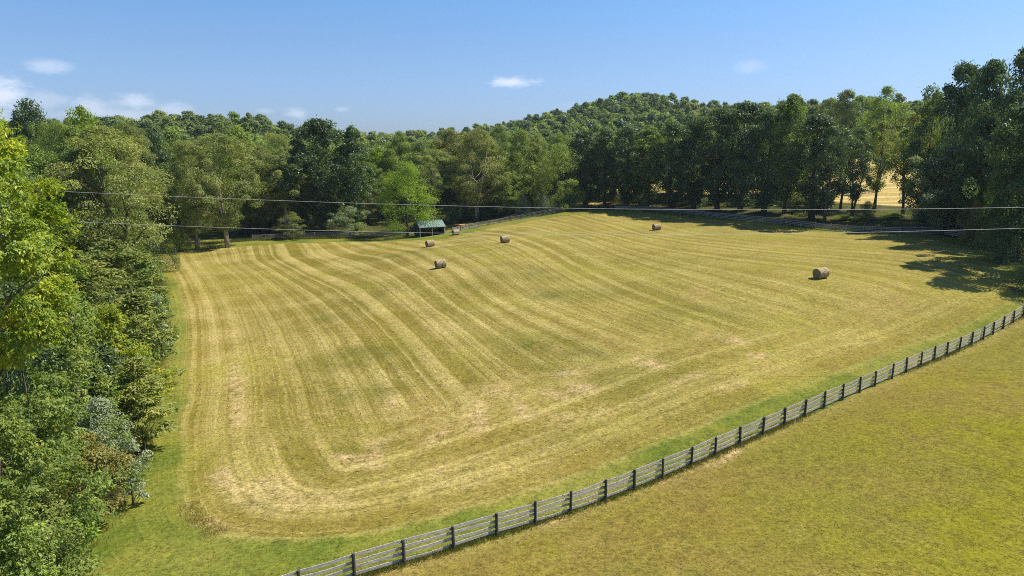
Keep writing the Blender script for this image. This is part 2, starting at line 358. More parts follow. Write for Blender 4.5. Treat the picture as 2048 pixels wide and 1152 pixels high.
def ground_material():
    m = bpy.data.materials.new('ground'); m.use_nodes = True; t = NT(m.node_tree)
    pos = t.n('ShaderNodeNewGeometry').outputs['Position']
    p2 = t.vm('MULTIPLY', pos, (1, 1, .15))
    big = t.noise(p2, .035, 3, .55); mid = t.noise(p2, .16, 4, .6); sm = t.noise(p2, 1.1, 4, .62)
    fine = t.noise(p2, 3.6, 4, .75); vfine = t.noise(p2, 11, 3, .7)
    swi, swe, dh, hay, lawn, field, taw, bare, lush = [t.attr(k) for k in ('swi', 'swe', 'dhead', 'hay', 'lawn', 'field', 'taw', 'bare', 'lush')]
    wob = t.m('MULTIPLY', t.m('SUBTRACT', mid, .5), .6)
    def stripes(s):
        s = t.m('ADD', s, wob)
        s2 = t.m('ADD', s, t.m('MULTIPLY', t.m('SUBTRACT', sm, .5), .7))
        a = t.noise(s, .34, 2, .5, dim='1D'); b = t.noise(s2, .95, 2, .6, dim='1D'); c = t.noise(s2, 2.6, 1, .5, dim='1D')
        wv = t.m('SINE', t.m('MULTIPLY', s, 2 * PI / 3.3)); wv = t.m('MULTIPLY', t.m('ADD', wv, 1), .5)
        q = t.m('ADD', t.m('MULTIPLY', a, .75), t.m('MULTIPLY', b, .75))
        e = t.noise(t.m('ADD', s, t.m('MULTIPLY', t.m('SUBTRACT', fine, .5), .25)), 4.6, 2, .6, dim='1D')
        q = t.m('ADD', q, t.m('MULTIPLY', c, .42)); q = t.m('ADD', q, t.m('MULTIPLY', wv, .20)); q = t.m('ADD', q, t.m('MULTIPLY', t.m('SUBTRACT', e, .5), .32))
        return t.ss(q, .74, 1.46), b
    s1, b1 = stripes(t.m('ADD', swi, 17.4)); s2, b2 = stripes(t.m('ADD', swe, 41.0))
    hm = t.ss(t.m('ADD', t.attr('head'), t.m('ADD', t.m('MULTIPLY', t.m('SUBTRACT', mid, .5), 9), t.m('MULTIPLY', t.m('SUBTRACT', sm, .5), 4))), -3.5, 3.5)
    amp = t.attr('amp')
    st = t.mix(hm, s1, s2)
    patch = t.ss(t.noise(p2, .09, 4, .6), .36, .66)
    stf = t.m('ADD', t.m('MULTIPLY', st, .85), t.m('MULTIPLY', t.m('SUBTRACT', patch, .5), .42), clamp=True)
    # hay colours
    c_dark = t.mix(t.ss(big, .35, .65), (.142, .118, .018), (.19, .143, .026))
    c_light = t.mix(t.ss(mid, .3, .7), (.35, .285, .090), (.38, .298, .113))
    seam = t.m('SUBTRACT', 1.0, t.m('MULTIPLY', t.m('MULTIPLY', hm, t.m('SUBTRACT', 1.0, hm)), 1.6))
    stf = t.m('ADD', .56, t.m('MULTIPLY', t.m('MULTIPLY', t.m('SUBTRACT', stf, .52), amp), seam))
    hayc = t.mix(stf, c_dark, c_light)
    hayc = t.vm('MULTIPLY', hayc, t.mix(t.ss(amp, .9, .55), (.97, .98, .95), (.86, .90, .74)))
    hayc = t.mix(t.m('MULTIPLY', t.ss(t.noise(p2, .055, 3, .6), .5, .72), .55), hayc, (0.229, 0.215, 0.029))
    hayc = t.mix(t.m('MULTIPLY', t.ss(t.noise(t.vm('ADD', p2, (51, 7, 0)), .075, 4, .65), .56, .74), .5), hayc, (0.290, 0.194, 0.070))
    lushn = t.m('MULTIPLY', lush, t.ss(t.m('ADD', mid, t.m('MULTIPLY', sm, .6)), .55, 1.05))
    hayc = t.mix(lushn, hayc, (.076, .086, .012))
    baren = t.m('MULTIPLY', bare, t.ss(t.m('ADD', sm, t.m('MULTIPLY', fine, .5)), .48, .9))
    hayc = t.mix(t.m('MULTIPLY', baren, .72), hayc, (0.493, 0.344, 0.193))
    # green margin
    grn = t.mix(t.ss(mid, .3, .7), (0.092, 0.122, 0.016), (0.176, 0.172, 0.028))
    grn = t.mix(t.m('MULTIPLY', t.ss(big, .45, .65), .45), grn, (0.238, 0.211, 0.049))
    # lawn beyond the fence
    lw = t.mix(t.ss(t.noise(p2, .07, 5, .62), .36, .64), (.180, .134, .032), (.158, .138, .023))
    lw = t.mix(t.m('MULTIPLY', t.ss(t.noise(t.vm('ADD', p2, (13, 5, 2)), .11, 5, .65), .50, .72), .6), lw, (.185, .165, .016))
    lw = t.mix(t.m('MULTIPLY', t.ss(t.noise(t.vm('ADD', p2, (3, 35, 2)), .22, 5, .65), .54, .74), .45), lw, (.125, .135, .022))
    lw = t.mix(t.m('MULTIPLY', t.ss(t.noise(t.vm('ADD', p2, (33, 3, 2)), .3, 5, .7), .58, .76), .4), lw, (.28, .22, .07))
    lw = t.mix(t.m('MULTIPLY', t.ss(t.m('ADD', lawn, t.m('MULTIPLY', sm, 1.5)), 2.6, .5), .45), lw, (.27, .215, .075))
    lw = t.mix(t.m('MULTIPLY', lush, t.ss(t.m('ADD', mid, t.m('MULTIPLY', sm, .5)), .5, .95)), lw, (.165, .155, .010))
    lw = t.mix(t.m('MULTIPLY', baren, .8), lw, (.46, .32, .16))
    # tawny hayfield beyond the tree row
    yy = t.n('ShaderNodeSeparateXYZ', i_0=pos)
    ts = t.m('ADD', t.m('ADD', yy.outputs[1], t.m('MULTIPLY', yy.outputs[0], .12)), t.m('MULTIPLY', t.m('SUBTRACT', t.noise(p2, .05, 3, .5), .5), 16))
    tw = t.ss(t.m('SINE', t.m('MULTIPLY', ts, 2 * PI / 6.5)), .1, .9)
    twc = t.mix(tw, (0.352, 0.267, 0.082), (0.528, 0.378, 0.180)); twc = t.mix(t.m('MULTIPLY', t.ss(mid, .4, .6), .3), twc, (0.299, 0.267, 0.074))
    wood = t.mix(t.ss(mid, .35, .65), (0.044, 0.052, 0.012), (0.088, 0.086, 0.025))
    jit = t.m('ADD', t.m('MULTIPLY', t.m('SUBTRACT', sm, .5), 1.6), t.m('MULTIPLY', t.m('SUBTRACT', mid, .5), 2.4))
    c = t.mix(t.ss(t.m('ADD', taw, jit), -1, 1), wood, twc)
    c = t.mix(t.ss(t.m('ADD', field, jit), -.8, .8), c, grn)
    c = t.mix(t.ss(t.m('ADD', hay, t.m('MULTIPLY', jit, .6)), -.9, .7), c, hayc)
    c = t.mix(t.ss(t.m('ADD', lawn, t.m('MULTIPLY', jit, .35)), -.25, .25), c, lw)
    # blade-scale variation
    f = t.m('ADD', t.m('MULTIPLY', t.m('SUBTRACT', fine, .5), 2.1), t.m('MULTIPLY', t.m('SUBTRACT', vfine, .5), 2.2))
    f = t.m('ADD', f, t.m('MULTIPLY', t.m('SUBTRACT', sm, .5), .8))
    f = t.m('ADD', 1.0, f); f = t.m('MAXIMUM', f, .3)
    c = t.vm('SCALE', c, f)
    ht = t.m('ADD', t.m('MULTIPLY', fine, .10), t.m('ADD', t.m('MULTIPLY', sm, .22), t.m('MULTIPLY', st, .10)))
    bp = t.n('ShaderNodeBump', i_Height=ht, i_Strength=.85, i_Distance=.5)
    b = t.n('ShaderNodeBsdfPrincipled', i_Base_Color=c, i_Roughness=1.0, i_Normal=bp.outputs[0]); b.inputs['Specular IOR Level'].default_value = .05
    t.n('ShaderNodeOutputMaterial', i_Surface=b.outputs[0])
    return m
gm.materials.append(ground_material())
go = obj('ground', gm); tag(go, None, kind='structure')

# ------------------------------------------------------------------ foliage
def leaf_mat(name, c0, c1, c2=None, trans=.36, gloss=.014, rough=.5):
    """c0..c1 over the leaf tint, c2 an occasional accent"""
    m = bpy.data.materials.new(name); m.use_nodes = True; t = NT(m.node_tree)
    tint = t.attr('tint'); rnd = t.n('ShaderNodeObjectInfo').outputs['Random']
    c = t.mix(tint, c0, c1)
    if c2: c = t.mix(t.ss(tint, .82, .98), c, c2)
    c = t.mix(t.m('MULTIPLY', t.m('FRACT', t.m('MULTIPLY', rnd, 7.3)), .3), c, t.vm('MULTIPLY', c, (1.3, 1.0, .8)))
    c = t.vm('SCALE', c, t.m('ADD', .8, t.m('MULTIPLY', rnd, .4)))
    d = t.n('ShaderNodeBsdfDiffuse', i_Color=c)
    tr = t.n('ShaderNodeBsdfTranslucent', i_Color=t.vm('MULTIPLY', c, (1.25, 1.3, .7)))
    mx = t.n('ShaderNodeMixShader', i_0=trans, i_1=d.outputs[0], i_2=tr.outputs[0])
    gl = t.n('ShaderNodeBsdfGlossy', i_Color=(.9, .95, 1, 1), i_Roughness=rough)
    mx2 = t.n('ShaderNodeMixShader', i_0=gloss, i_1=mx.outputs[0], i_2=gl.outputs[0])
    t.n('ShaderNodeOutputMaterial', i_Surface=mx2.outputs[0])
    return m
def bark_mat(name, a, b):
    m = bpy.data.materials.new(name); m.use_nodes = True; t = NT(m.node_tree)
    pos = t.n('ShaderNodeTexCoord').outputs['Object']
    n1 = t.noise(t.vm('MULTIPLY', pos, (1, 1, .2)), 6, 5, .65); n2 = t.noise(pos, .8, 3, .5)
    c = t.mix(t.ss(t.m('ADD', n1, t.m('MULTIPLY', n2, .4)), .5, .9), a, b)
    bp = t.n('ShaderNodeBump', i_Height=n1, i_Strength=.6, i_Distance=.1)
    bs = t.n('ShaderNodeBsdfPrincipled', i_Base_Color=c, i_Roughness=.95, i_Normal=bp.outputs[0]); bs.inputs['Specular IOR Level'].default_value = .1
    t.n('ShaderNodeOutputMaterial', i_Surface=bs.outputs[0]); return m
BARK = bark_mat('bark', (.06, .048, .036), (.16, .135, .105))
PALE = bark_mat('pale_bark', (.16, .14, .11), (.36, .32, .26))
LM = {
    'olive': leaf_mat('olive_leaf', (.135, .180, .042), (.300, .335, .085), (.38, .36, .13)),
    'mid': leaf_mat('mid_leaf', (0.123, 0.196, 0.039), (0.287, 0.368, 0.070), (0.382, 0.436, 0.083)),
    'dark': leaf_mat('dark_leaf', (0.050, 0.094, 0.032), (0.138, 0.197, 0.058), (0.224, 0.280, 0.134), gloss=.025, rough=.42),
    'bright': leaf_mat('bright_leaf', (0.123, 0.221, 0.024), (0.308, 0.430, 0.044), (0.468, 0.516, 0.048)),
    'lime': leaf_mat('lime_leaf', (.14, .23, .022), (.44, .49, .038), (.62, .58, .05), trans=.42, gloss=.02),
    'feather': leaf_mat('needle_spray', (0.108, 0.161, 0.038), (0.308, 0.336, 0.074), (0.402, 0.376, 0.095), trans=.25),
    'silver': leaf_mat('silver_leaf', (.12, .165, .07), (.32, .375, .22), (.42, .46, .33), trans=.2, gloss=.02),
    'brown': leaf_mat('brownish_leaf', (.14, .165, .04), (.28, .27, .07), (.36, .27, .10)),
    'hill': leaf_mat('hill_leaf', (0.090, 0.138, 0.040), (0.206, 0.257, 0.076), (0.257, 0.291, 0.101)),
    'pale': leaf_mat('pale_leaf', (0.134, 0.190, 0.079), (0.335, 0.403, 0.201), (0.537, 0.581, 0.357), gloss=.02),
}
def unit(a): return a / (np.linalg.norm(a, axis=-1, keepdims=True) + 1e-9)
def leaves(base, axis_, normal, L, Wd):
    """one four-cornered leaf per row"""
    axis_ = unit(axis_); side = unit(np.cross(axis_, normal)); nrm = np.cross(side, axis_)
    n = len(base); L = np.broadcast_to(np.asarray(L, float), (n,))[:, None]; Wd = np.broadcast_to(np.asarray(Wd, float), (n,))[:, None]
    mid = base + axis_ * L * .48 - nrm * L * .05
    V = np.stack([base, mid + side * Wd * .5, base + axis_ * L - nrm * L * .12, mid - side * Wd * .5], 1).reshape(-1, 3)
    return V, np.arange(n * 4).reshape(n, 4)

ENV = {
    'round': lambda t: np.sqrt(np.clip(1 - (2 * t - 1) ** 2, 0, 1)),
    'ovate': lambda t: np.clip(np.sin(PI * np.clip(t, 0, 1) ** .62), 0, 1) ** .75,
    'tall': lambda t: np.clip(np.sin(PI * np.clip(t, 0, 1) ** .8), 0, 1) ** .5,
    'cone': lambda t: np.clip(1 - t, 0, 1) ** .75 * np.clip(t * 8 + .3, 0, 1),
    'vase': lambda t: np.clip(np.sin(PI * np.clip(t * .93 + .04, 0, 1) ** 1.5), 0, 1) ** .7,
    'broad': lambda t: np.clip(.25 + t * 1.9, 0, 1) * np.sqrt(np.clip(1 - t ** 3.2, 0, 1)),
    'dome': lambda t: np.sqrt(np.clip(1 - t ** 2.2, 0, 1)),
    'shrub': lambda t: np.sqrt(np.clip(1 - t ** 2, 0, 1)) * np.clip(.7 + t * 2, 0, 1),
}
def make_crown(seed, Ht, W, zb, env='round', ncl=60, per=120, rc=.13, leaf=.35, asp=.6, flat=.75, outb=.9, upb=.5, jit=.6, style='card', shell=.5, lump=.22, sprig=.0):
    """cards in clumps through the crown's volume; returns V, quads, tint, clump centres"""
    r = np.random.default_rng(seed); R0 = W / 2
    tz = r.beta(1.15, 1.15, ncl); tz[:max(3, ncl // 14)] = 1 - r.random(max(3, ncl // 14)) * .12
    ang = r.random(ncl) * 2 * PI
    ph = r.random(6) * 6.28
    wob = 1 + lump * (np.sin(2 * ang + ph[0] + 3 * tz) + .7 * np.sin(3 * ang + ph[1] - 5 * tz) + .5 * np.sin(5 * ang + ph[2]))
    env_r = ENV[env](tz) * R0 * wob
    rad = env_r * (shell + (1 - shell) * r.random(ncl) ** .5)
    rcl = rc * W * (.55 + .75 * r.random(ncl))
    rad = np.clip(rad - rcl * .5, 0, None)
    C = np.stack([np.cos(ang) * rad, np.sin(ang) * rad, zb + (Ht - zb - rcl * .6) * tz], 1)
    ci = np.repeat(np.arange(ncl), per); n = len(ci)
    d = r.normal(size=(n, 3)); d[:, 2] += .25; d = unit(d)
    q = rcl[ci] * (.45 + .55 * r.random(n) ** .5)
    loose = r.random(n) < .16; q[loose] *= 1 + .6 * r.random(loose.sum())
    pos = C[ci] + d * q[:, None] * np.array([1, 1, flat])
    tint = np.clip(.22 + .55 * r.random(ncl)[ci] + r.normal(0, .16, n), 0, 1)
    L = leaf * (.6 + .8 * r.random(n))
    out = unit(np.stack([pos[:, 0], pos[:, 1], (pos[:, 2] - (zb + Ht) / 2) * .7], 1))
    if style == 'card':
        nrm = unit(d * outb + np.array([0, 0, upb]) + r.normal(size=(n, 3)) * jit)
        ax = np.cross(nrm, r.normal(size=(n, 3)))
        V, Q = leaves(pos, ax, nrm, L, L * asp)
    elif style == 'droop':
        ax = unit(out * .5 + r.normal(size=(n, 3)) * .55 + np.array([0, 0, -.75]))
        nrm = unit(d * .5 + out * .4 + np.array([0, 0, .7]) + r.normal(size=(n, 3)) * .45)
        V, Q = leaves(pos, ax, nrm, L, L * asp)
    elif style == 'spray':
        o2 = out.copy(); o2[:, 2] *= .2
        ax = unit(o2 * .9 + r.normal(size=(n, 3)) * np.array([.6, .6, .22]) + np.array([0, 0, -.12]))
        nrm = unit(np.array([0, 0, 1.0]) + r.normal(size=(n, 3)) * .4)
        V, Q = leaves(pos, ax, nrm, L, L * asp)
    elif style == 'cluster':       # several drooping leaflets from one point
        k = 9
        pos = np.repeat(pos, k, 0); L = np.repeat(L, k) * (.7 + .5 * r.random(n * k)); o = np.repeat(out, k, 0); tint = np.clip(np.repeat(tint, k) + r.normal(0, .1, n * k), 0, 1)
        dirn = np.repeat(unit(out * np.array([1, 1, .3]) + r.normal(size=(n, 3)) * .5), k, 0)
        ax = unit(dirn * .8 + r.normal(size=(n * k, 3)) * .55 + np.array([0, 0, -.55]))
        pos = pos + dirn * (np.tile(np.arange(k) / k, n) * L * 1.6)[:, None]
        nrm = unit(o * .5 + np.array([0, 0, .8]) + r.normal(size=(n * k, 3)) * .35)
        V, Q = leaves(pos, ax, nrm, L, L * asp)
    return V, Q, tint, C
def make_trunk(seed, Ht, C, zb, r0, lean=.03, nl=12, forks=1, zt=.8):
    r = np.random.default_rng(seed + 77); mb = MB()
    def path(zend, ox, oy, k=7):
        lx, ly = r.normal(0, lean, 2); a = r.random() * 6.28
        return [np.array([ox * t_ ** 1.3 + lx * Ht * t_ + .012 * Ht * math.sin(4 * t_ + a) * t_, oy * t_ ** 1.3 + ly * Ht * t_, zend * t_ - (.3 if t_ == 0 else 0)]) for t_ in np.linspace(0, 1, k)]
    trunks = []
    for f in range(forks):
        off = (0, 0) if forks == 1 else (math.cos(f * 2.4 + seed) * Ht * .11, math.sin(f * 2.4 + seed) * Ht * .11)
        pth = path(Ht * zt, *off); rr = [r0 * (1.5 if i == 0 else 1) * (1 - .82 * i / 6) * (1 if forks == 1 else .75) for i in range(7)]
        mb.tube(pth, rr, 7); trunks.append(pth)
    order = r.permutation(len(C))[:nl]
    for i in order:
        c = C[i]; pth = trunks[int(r.integers(len(trunks)))]
        hd = math.hypot(c[0], c[1]); z0 = min(max(c[2] - hd * .75 - .05 * Ht, zb * .55), Ht * zt * .92)
        tt = z0 / (Ht * zt) * 6; k = min(int(tt), 5); b = pth[k] + (pth[k + 1] - pth[k]) * (tt - k)
        mid = (b + c) / 2 + np.array([0, 0, .04 * Ht]) + r.normal(0, .015 * Ht, 3)
        rb = r0 * (1 - .8 * tt / 6) * .5
        mb.tube([b, b + (mid - b) * .5 + r.normal(0, .008 * Ht, 3), mid, mid + (c - mid) * .55 + r.normal(0, .01 * Ht, 3), c], [rb, rb * .8, rb * .6, rb * .4, rb * .15], 5)
    return mb

# kind: how a tree of unit size is built (height 20 m, then scaled)
KIND = {
    'olive':  dict(env='broad', ncl=150, per=270, rc=.085, leaf=.21, asp=.45, style='droop', outb=1.0, zb=.16, W=.62, lump=.26, shell=.45),
    'mid':    dict(env='broad', ncl=95, per=228, rc=.115, leaf=0.29, asp=.6, zb=.14, W=.6, lump=.3),
    'dark':   dict(env='broad', ncl=100, per=228, rc=.115, leaf=0.32, asp=.62, zb=.12, W=.52, lump=.34, outb=.8, upb=.45, jit=.6),
    'tulip':  dict(env='broad', ncl=105, per=237, rc=.13, leaf=0.29, asp=.62, zb=.07, W=.5, lump=.34, outb=.8, upb=.45, jit=.6),
    'bright': dict(env='shrub', ncl=90, per=266, rc=.12, leaf=0.25, asp=.62, zb=.06, W=.85, lump=.1, outb=.9, jit=.6),
    'sparse': dict(env='vase', ncl=85, per=260, rc=.085, leaf=0.19, asp=.5, style='droop', outb=1.0, zb=.38, W=.5, lump=.28, shell=.35),
    'gap':    dict(env='broad', ncl=75, per=161, rc=.1, leaf=0.29, asp=.6, zb=.22, W=.55, lump=.3, shell=.4),
    'shrub':  dict(env='shrub', ncl=55, per=300, rc=.17, leaf=0.5, asp=.55, zb=.02, W=1.25, lump=.42, style='droop', outb=1.0),
    'spread': dict(env='broad', ncl=36, per=260, rc=.13, leaf=.55, asp=.5, zb=.05, W=1.3, lump=.42, style='spray', flat=.4, shell=.45),
    'hill':   dict(env='dome', ncl=46, per=79, rc=.16, leaf=0.73, asp=.75, zb=.06, W=.62, lump=.16, outb=1.0, upb=.4, jit=.45, shell=.55),
    'conifer': dict(env='cone', ncl=120, per=142, rc=.09, leaf=0.39, asp=.4, zb=.08, W=.4, lump=.14, style='spray', flat=.35),
}
PROTO = {}
def proto(kind, seed, bark=None):
    key = (kind, seed)
    if key not in PROTO:
        k = dict(KIND[kind]); W = k.pop('W') * 20; zb = k.pop('zb') * 20; leaf = k.pop('leaf')
        V, Q, tint, C = make_crown(seed * 31 + len(kind), 20, W, zb, leaf=leaf, **k)
        r0 = {'shrub': .3, 'hill': .3, 'bright': .34, 'sparse': .26}.get(kind, .38)
        tk = make_trunk(seed, 20, C, zb, r0, lean=.02 if kind in ('tulip', 'dark') else .035, nl=14 if kind != 'shrub' else 8, forks=(3 if kind == 'shrub' else (2 if kind in ('olive', 'gap') and seed % 2 else 1)), zt=.55 if kind in ('bright', 'shrub') else .78)
        top = np.percentile(V[:, 2], 99.8); V[:, 2] *= 20 / top; W = 2 * np.percentile(np.hypot(V[:, 0], V[:, 1]), 95)
        PROTO[key] = (V, Q, tint, tk, {}, W)
    return PROTO[key]
MESHES = {}
def tree_meshes(kind, seed, lm, bark):
    key = (kind, seed, lm, bark.name)
    if key not in MESHES:
        V, Q, tint, tk, _, W = proto(kind, seed)
        MESHES[key] = (mesh('crown', V, [Q], LM[lm], fattr=dict(tint=tint)), tk.me('trunk', bark, True), W)
    return MESHES[key]
def plant(name, kind, seed, lm, base, Ht, W, label, cat, group=None, rz=0, bark=None, parts=('trunk', 'crown'), depth=None):
    cm, tm, w0 = tree_meshes(kind, seed, lm, bark or BARK)
    e = empty(name, base, rz); tag(e, label, cat, group)
    sz = Ht / 20.0; sxy = W / w0
    u = 1 + .13 * math.sin(base[0] * 3.7 + base[1] * 1.9)
    e.scale = (sxy * u, sxy / u, sz)
    obj(parts[0], tm, e); obj(parts[1], cm, e)
    return e
def height_for(px, d, top):
    b = D(px, d); r = ray(px, top); y = b[1]
    for _ in range(3):      # the crown's middle, not the foot, stands in the column px
        zt = CZ + (y / r[1]) * r[2]; dm = y * math.cos(PITCH) + (CZ - (.45 * b[2] + .55 * zt)) * math.sin(PITCH)
        x = (px - 1024) / F * dm; b = np.array([x, y, h(x, y)])
    return b, zt - b[2]

# ---- the trees that stand round the field: px, depth, top px, crown width px, kind, leaf, label
TREES = [
    # olive wood beyond the thicket
    (215, 112, 268, 250, 'olive', 'olive', 'big dense olive-green tree rising straight behind the thicket, wires crossing it low', None),
    (160, 122, 268, 150, 'mid', 'mid', 'mid-green tree pressed between the lime tree and the big olive tree', None),
    (72, 150, 214, 120, 'mid', 'dark', 'dark rounded tree top standing above the lime tree against the sky', None),
    (178, 140, 228, 105, 'mid', 'bright', 'vivid green tufted tree top poking above the big olive tree', None),
    (120, 135, 258, 110, 'olive', 'mid', 'green tree top between the dark round top and the tufted bright one', None),
    (262, 150, 258, 110, 'olive', 'olive', 'dull olive tree top close behind the big dense olive tree', None),
    (318, 168, 265, 90, 'dark', 'dark', 'darker green tree in the gap beside the big olive tree', None),
    (385, 160, 292, 120, 'olive', 'olive', 'olive tree with twisted pale trunk leaning at the far field corner', 'PALE'),
    (446, 163, 278, 150, 'olive', 'olive', 'broad yellowish-olive tree with several grey stems beside the twisted trunk', 'PALE'),
    (520, 186, 300, 120, 'olive', 'olive', 'olive tree leaning over dark shade between the grey stems and the thin pale trunk', None),
    (350, 184, 270, 110, 'mid', 'mid', 'mid-green tree behind the twisted pale trunk', None),
    (480, 185, 262, 130, 'mid', 'mid', 'leafy green tree top behind the broad yellowish-olive tree', None),
    (566, 184, 322, 95, 'sparse', 'olive', 'slim tree with thin pale trunk and drooping grey-olive crown', 'PALE'),
    (560, 195, 275, 110, 'olive', 'olive', 'olive tree top behind the slim pale-trunked tree', None),
    (640, 188, 248, 140, 'dark', 'dark', 'tallest dark glossy tree in the middle of the far fence line', None),
    (708, 190, 262, 95, 'dark', 'dark', 'dark glossy tree joined to the tallest one, slightly lower top', None),
    (600, 192, 300, 80, 'dark', 'dark', 'shaded dark tree tucked behind the tallest dark tree', None),
    (760, 215, 300, 90, 'mid', 'bright', 'light green tree behind the gap beside the rounded maple', None),
    (735, 205, 330, 70, 'olive', 'mid', 'small green tree in the gap beside the dark glossy pair', None),
    (812, 177, 332, 112, 'bright', 'bright', 'rounded bright green tree hugging the shed roof', None),
    (800, 232, 270, 80, 'mid', 'mid', 'green tree top above and behind the rounded bright tree', None),
    (870, 189, 305, 92, 'sparse', 'olive', 'tall thin tree with pale trunk rising behind the shed', 'PALE'),
    (900, 215, 268, 100, 'mid', 'brown', 'brownish-green tree top behind the pale-trunked pair', None),
    (952, 196, 266, 135, 'olive', 'olive', 'olive tree with forked pale trunk behind the far board fence', 'PALE'),
    (1000, 210, 262, 90, 'olive', 'mid', 'mid-green tree close behind the forked pale trunk', None),
    (1043, 203, 268, 85, 'mid', 'mid', 'layered mid-green tree just above the climbing fence', None),
    (1018, 198, 340, 60, 'mid', 'mid', 'small green understorey tree beside the layered mid-green tree', None),
    (1118, 197, 292, 100, 'bright', 'mid', 'rounded tree with sunlit top where the far fence climbs the crest', None),
    (1080, 215, 280, 80, 'mid', 'mid', 'leafy tree top between the layered tree and the rounded crest tree', None),
    # dark row along the crest
    (1172, 203, 268, 74, 'tulip', 'dark', 'first tall dark tree of the crest row, next to the rounded tree', None),
    (1212, 200, 262, 66, 'tulip', 'dark', 'tall dark tree with leaning lower trunk at the crest gap', None),
    (1255, 198, 256, 72, 'tulip', 'dark', 'tall narrow dark tree just past the crest gap', None),
    (1300, 195, 262, 76, 'tulip', 'mid', 'tall dark tree directly behind the bale near the crest shade', None),
    (1345, 188, 250, 76, 'tulip', 'dark', 'tall dark tree where the shaded fence starts to descend', None),
    (1392, 182, 244, 80, 'tulip', 'dark', 'tall dark tree with bright tips below the wooded hill', None),
    (1440, 176, 226, 86, 'tulip', 'dark', 'dark tree with a knobbly top rising to the hill skyline', None),
    (1488, 170, 214, 88, 'tulip', 'dark', 'tall dark tree whose two tops touch the sky past the hill', None),
    (1535, 164, 232, 80, 'tulip', 'dark', 'dark tree in the notch between two taller dark tops', None),
    (1578, 160, 200, 112, 'dark', 'mid', 'broad tall tree with the highest rounded top of the dark row', None),
    (1632, 152, 238, 92, 'tulip', 'dark', 'dark tree with low hanging leaves beside the straight bare trunk', None),
    (1657, 146, 262, 86, 'gap', 'dark', 'tree with straight bare trunk standing against the tan field', None),
    (1688, 162, 268, 84, 'gap', 'dark', 'dark leafy tree closing the gap between the straight trunk and the ivy trunk', None),
    (1712, 150, 262, 80, 'gap', 'dark', 'ivy-darkened tree between the straight trunk and the twin trunk', None),
    (1758, 160, 250, 84, 'gap', 'olive', 'twin-trunked tree with thin olive crown before the tan field', None),
    (1765, 190, 182, 95, 'gap', 'mid', 'tall open tree top silhouetted above the tan field', None),
    (1818, 150, 235, 96, 'gap', 'olive', 'leaning thin-trunked tree at the edge of the tan field', None),
    (1690, 225, 188, 74, 'dark', 'hill', 'bluish tree whose knob-like top stands highest behind the dark row', None),
    (1655, 235, 205, 90, 'mid', 'hill', 'bluish rounded tree top beside the knob-topped one', None),
    # the tall dark corner
    (1862, 146, 196, 110, 'mid', 'mid', 'tall tree next to the leaning thin trunk, dull green top', None),
    (1912, 140, 142, 120, 'dark', 'dark', 'very tall dark tree with ragged top at the field corner', None),
    (1968, 130, 136, 120, 'dark', 'dark', 'very tall dark tree with whitish shining leaves high up', None),
    (2032, 118, 112, 130, 'dark', 'dark', 'tallest dark tree reaching up at the edge of the view', None),
    (1895, 126, 300, 130, 'dark', 'pale', 'mid-height tree with pale shining leaves below the very tall ones', None),
    (1858, 134, 330, 80, 'dark', 'dark', 'ivy-hung dark tree standing at the end of the tan field', None),
    (1955, 116, 245, 110, 'dark', 'dark', 'dark tree overhanging the shaded fence corner', None),
    (2020, 100, 225, 130, 'dark', 'dark', 'dark tree whose lower branches sweep to the grass at the field edge', None),
    (2112, 92, 190, 170, 'dark', 'dark', 'huge shaded tree at the edge of the view above the near fence end', None),
    (1992, 112, 300, 60, 'mid', 'bright', 'yellow-green sunlit tree peeping between the dark ones', None),
]
rng = random.Random(5)
for i, (px, d, top, wpx, kind, lm, label, bark) in enumerate(TREES):
    b, ht = height_for(px, d, top)
    ht *= 1.045
    if kind == 'tulip': wpx *= 1.32
    plant('broadleaf_tree' if kind != 'conifer' else 'conifer_tree', kind, 1 + i % 3, lm, b, ht, wpx * d / F, label, 'tree', 'trees standing round the hayfield', rng.random() * 6.28, PALE if bark else BARK)

for i, px in enumerate(range(1162, 1640, 34)):
    px += rng.uniform(-9, 9); d = float(np.interp(px, [1150, 1300, 1450, 1650], [222, 212, 194, 172])) + rng.uniform(0, 6)
    b, ht = height_for(px, d, float(np.interp(px, [1150, 1300, 1450, 1650], [284, 272, 250, 262])) + rng.uniform(-8, 14))
    plant('broadleaf_tree', 'tulip', 1 + i % 3, ['dark', 'dark', 'mid'][i % 3], b, ht, rng.uniform(74, 100) * d / F, 'dark tree filling the gaps just behind the crest row', 'tree', 'second row of trees on the crest', rng.random() * 6.28)
